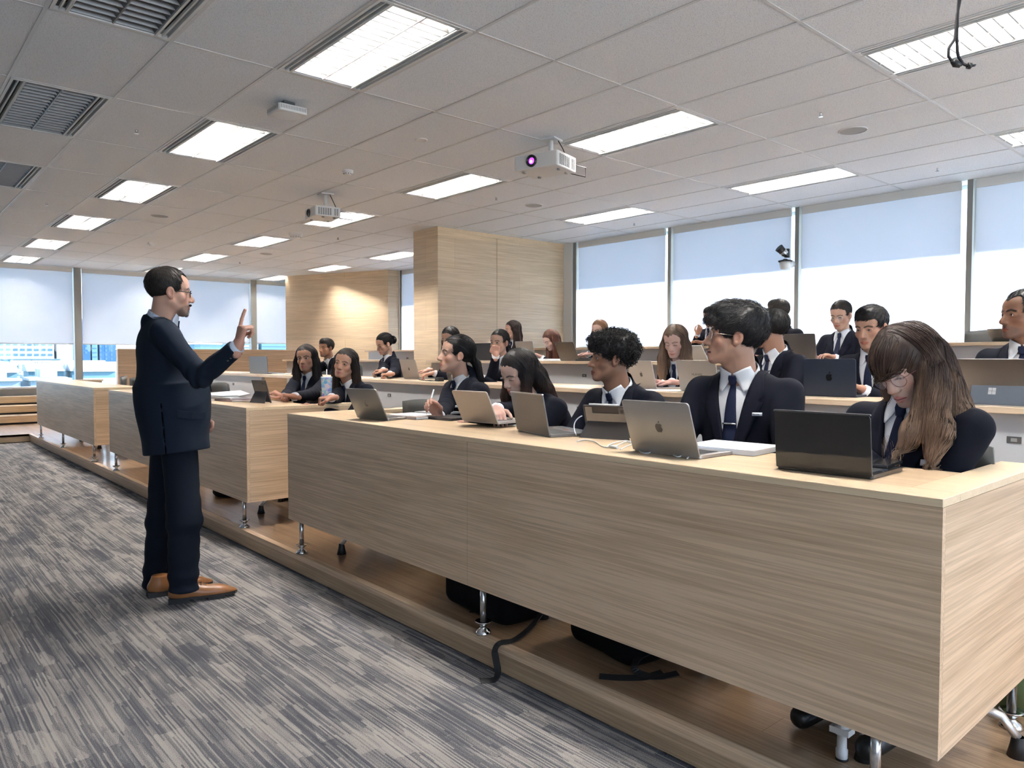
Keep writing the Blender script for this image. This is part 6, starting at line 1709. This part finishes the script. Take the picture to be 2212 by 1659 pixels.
# white plastic pump leg and green bin near the corner
p = atz(1818, 1640, T1); t = thing('plastic_nozzle', 'translucent white plastic nozzle piece hanging under the near desk corner', 'nozzle', p)
n = MB(); n.lathe([(.001,.0), (.016,.0), (.017,.03), (.014,.032), (.013,.075), (.020,.077), (.021,.10), (.014,.102), (.018,.14), (.016,.19)], n=16); n.build('body', M['frost'] if 'frost' in M else M['white_plastic'], t, world=False)
n = MB(); n.box(-.021, .021, -.028, .028, .080, .098); n.build('clip', M['white_plastic'], t, world=False); n = MB(); n.lathe([(.001,-.0), (.018,-.0), (.018,.006), (.001,.006)], n=14); n.build('foot', M['black'], t, world=False)
M['green'] = mat('green', (.10,.15,.06), .4)
p = atz(2206, 1545, T1); o = MB().lathe([(.001, 0), (.075, 0), (.082, .10), (.085, .22), (.080, .22), (.07,.01)], n=24).build('waste_bin', M['green'], world=False); o.location = (p.x+.06, p.y+.02, T1); tag(o, 'olive green round bin behind the chrome desk foot', 'bin')
# empty chairs
chair(2.66, 9.85, T1, PI/2, 'empty grey chair at the far front desk by the city windows'); chair(2.62, 10.7, T1, PI/2+.2, 'empty grey chair in the middle of the far front desk'); chair(2.64, 11.7, T1, PI/2-.2, 'empty grey chair at the end of the far front desk')
chair(2.66, 7.9, T1, PI/2+.2, 'empty grey chair hidden by the standing man at the middle desk')
chair(4.75, 10.0, T2, PI/2, 'empty grey chair behind the far second row table'); chair(4.75, 9.4, T2, PI/2+.3, 'empty grey chair beside the plain grey laptop')
chair(3.22, 4.42, T1, PI/2-.5, 'empty grey chair in the gap beyond the near desk')
chair(7.9, 9.9, T4, PI/2, 'empty grey chair in the top row beyond the wood column'); chair(7.9, 2.3, T4, PI/2, 'empty grey chair in the top row under the blinds')
chair(6.55, 1.55, T3, PI/2, 'empty grey chair in the third row before the blinds')
# ------------------------------------------------------------------ city outside the far windows
M['c_white'] = mat('c_white', (.30,.33,.35), .8); M['c_cream'] = mat('c_cream', (.22,.26,.28), .8); M['c_cyan'] = mat('c_cyan', (.10,.20,.24), .7); M['c_blue'] = mat('c_blue', (.02,.09,.22), .4); M['c_dark'] = mat('c_dark', (.06,.13,.19), .5); M['c_roof'] = mat('c_roof', (.12,.17,.21), .8); M['c_land'] = mat('c_land', (.09,.17,.21), .9)  # cyan haze of the distance is put into these base colours
GZ = -12.0
b = MB(); b.box(-700, 1500, 30, 3000, GZ-1, GZ); struct(b.build('ground', M['c_land']))
def city(lab, x0, x1, ytop, Y, dep, mt, kind=None, ybot=None):
    a, b_ = aty(x0, ytop, Y), aty(x1, ytop, Y); z = (a.z+b_.z)/2
    t = thing('city_building', lab, 'building', ((a.x+b_.x)/2, Y, GZ))
    n = MB(); n.box(a.x, b_.x, Y, Y+dep, GZ, z); n.build('wall', M[mt], t)
    n = MB(); n.box(a.x-.3, b_.x+.3, Y-.3, Y+dep+.3, z, z+.6); n.build('roof', M['c_roof'], t)
    w = b_.x - a.x; n = MB(); zz = z - 1.6; cnt = 0
    while zz > max(GZ+2, z-34):
        if kind == 'cells':
            m_ = int(w/4.6)
            for k in range(m_): n.box(a.x+.6+k*w/m_, a.x+.6+k*w/m_+w/m_*.62, Y-.12, Y, zz-1.7, zz)
        elif kind == 'bands': n.box(a.x+.8, b_.x-.8, Y-.12, Y, zz-.9, zz)
        elif kind == 'fins':
            m_ = max(3, int(w/4))
            for k in range(m_): n.box(a.x+k*w/m_, a.x+(k+.35)*w/m_, Y-.12, Y, zz-2.6, zz)
        zz -= 4.2
    if kind: n.build('window', M['c_dark'], t)
    return t
city('long white apartment slab with rows of windows outside the far window', -70, 116, 715, 720, 40, 'c_white', 'cells')
city('white tower beside the apartment slab', 121, 156, 700, 720, 40, 'c_white')
city('low cyan podium building with dark window bands', -60, 130, 777, 620, 30, 'c_cyan', 'bands')
city('blue glass tower behind the window mullion', 158, 194, 690, 820, 40, 'c_blue', 'fins')
city('pale blue tower beyond the mullion', 198, 210, 720, 820, 40, 'c_cyan', 'bands')
city('second blue glass tower nearer the wood partition', 214, 250, 705, 820, 40, 'c_blue', 'fins')
city('distant pale block behind the raised hand', 420, 500, 745, 900, 40, 'c_cyan', 'bands')
city('distant white block beside the far mullion', 506, 558, 740, 900, 40, 'c_white', 'bands')
city('distant blue block beyond the last far mullion', 565, 640, 738, 900, 40, 'c_cyan', 'bands')
def make_house(kind):
    t = thing('low_house', 'x', 'house'); n = MB(); n.box(-4.6, 4.6, -4.6, 4.6, 0, 5 + 2*kind); n.build('wall', M[['c_white', 'c_cream', 'c_cyan'][kind]], t, world=False)
    n = MB(); h = 5 + 2*kind
    if kind != 1: n.add([(-5,-5,h), (5,-5,h), (5,5,h), (-5,5,h), (-5,0,h+2.4), (5,0,h+2.4)], [(0,1,5,4), (2,3,4,5), (0,4,3), (1,2,5), (0,3,2,1)])
    else: n.box(-5, 5, -5, 5, h, h+.6); n.box(-2, 2, -2, 2, h+.8, h+3)
    n.build('roof', M[['c_roof', 'c_white', 'c_white'][kind]], t, world=False)
    n = MB()
    for k in range(4): n.box(-4.2+k*2.2, -2.9+k*2.2, -4.7, -4.6, 1.8, 3.4)
    n.build('window', M['c_dark'], t, world=False); return t
HS = [make_house(k) for k in range(3)]; hu = [False]*3; rr = random.Random(11); cnt = 0
for row in range(20):
    Y = 236 + row*15.5
    xa, xb = aty(-15, 800, Y).x, aty(256, 800, Y).x
    for k in range(int((xb-xa)/12.5)+1):
        kk = rr.randrange(3)
        p = V3((xa + 12.5*k + rr.uniform(-1.2, 1.2), Y + rr.uniform(-1.5, 1.5), 0)); o = HS[kk] if not hu[kk] else copy_tree(HS[kk]); hu[kk] = True
        place(o, (p.x, p.y, GZ), 0 if kk else .0, ['white low house with a grey roof in the hazy town outside', 'cream flat roofed low house in the hazy town outside', 'cyan low house with a white roof in the hazy town outside'][kk], ['white low houses', 'cream low houses', 'cyan low houses'][kk])
# ------------------------------------------------------------------ light, sky, camera
w = bpy.data.worlds.new('sky'); SC.world = w; w.use_nodes = True; nt = w.node_tree; bg = nt.nodes['Background']
tc_ = nt.nodes.new('ShaderNodeTexCoord'); sx_ = nt.nodes.new('ShaderNodeSeparateXYZ'); nt.links.new(tc_.outputs['Generated'], sx_.inputs[0])
r_ = ramp(nt, [(.0, (.60,.72,.82)), (.5, (.80,.90,1.0)), (.62, (.55,.74,1.0)), (1, (.32,.52,.95))])
mr = nt.nodes.new('ShaderNodeMath'); mr.operation = 'MULTIPLY_ADD'; mr.inputs[1].default_value = .5; mr.inputs[2].default_value = .5; nt.links.new(sx_.outputs['Z'], mr.inputs[0]); nt.links.new(mr.outputs[0], r_.inputs['Fac'])
nt.links.new(r_.outputs['Color'], bg.inputs['Color']); bg.inputs['Strength'].default_value = SKY
sun = bpy.data.lights.new('sun', 'SUN'); sun.energy = SUN; sun.angle = .02; sun.color = (1, .97, .93); so = bpy.data.objects.new('sun', sun); COL.objects.link(so)
el_, az_ = math.radians(27.6), math.radians(-10); sd = V3((math.cos(el_)*math.cos(az_), math.cos(el_)*math.sin(az_), math.sin(el_)))
so.rotation_euler = sd.to_track_quat('Z', 'Y').to_euler(); so.location = (30, -8, 20)
cd = bpy.data.cameras.new('camera'); cam = bpy.data.objects.new('camera', cd); COL.objects.link(cam)
cam.location = (0, 0, ZC); cam.rotation_euler = (PI/2 - PITCH, 0, -YAW); cd.sensor_width = 36; cd.lens = F_PX/2212*36; cd.clip_end = 3000; cd.clip_start = .05
SC.camera = cam
SC.view_settings.view_transform = 'Standard'; SC.view_settings.look = 'None'; SC.view_settings.gamma = 1; SC.view_settings.exposure = EXPO; SC.view_settings.use_curve_mapping = False
cy = SC.cycles; cy.max_bounces = 6; cy.diffuse_bounces = 4; cy.glossy_bounces = 2; cy.transmission_bounces = 4; cy.transparent_max_bounces = 8; cy.caustics_reflective = False; cy.caustics_refractive = False
cy.sample_clamp_indirect = 4.0; cy.use_adaptive_sampling = True; cy.adaptive_threshold = .1; cy.use_denoising = True
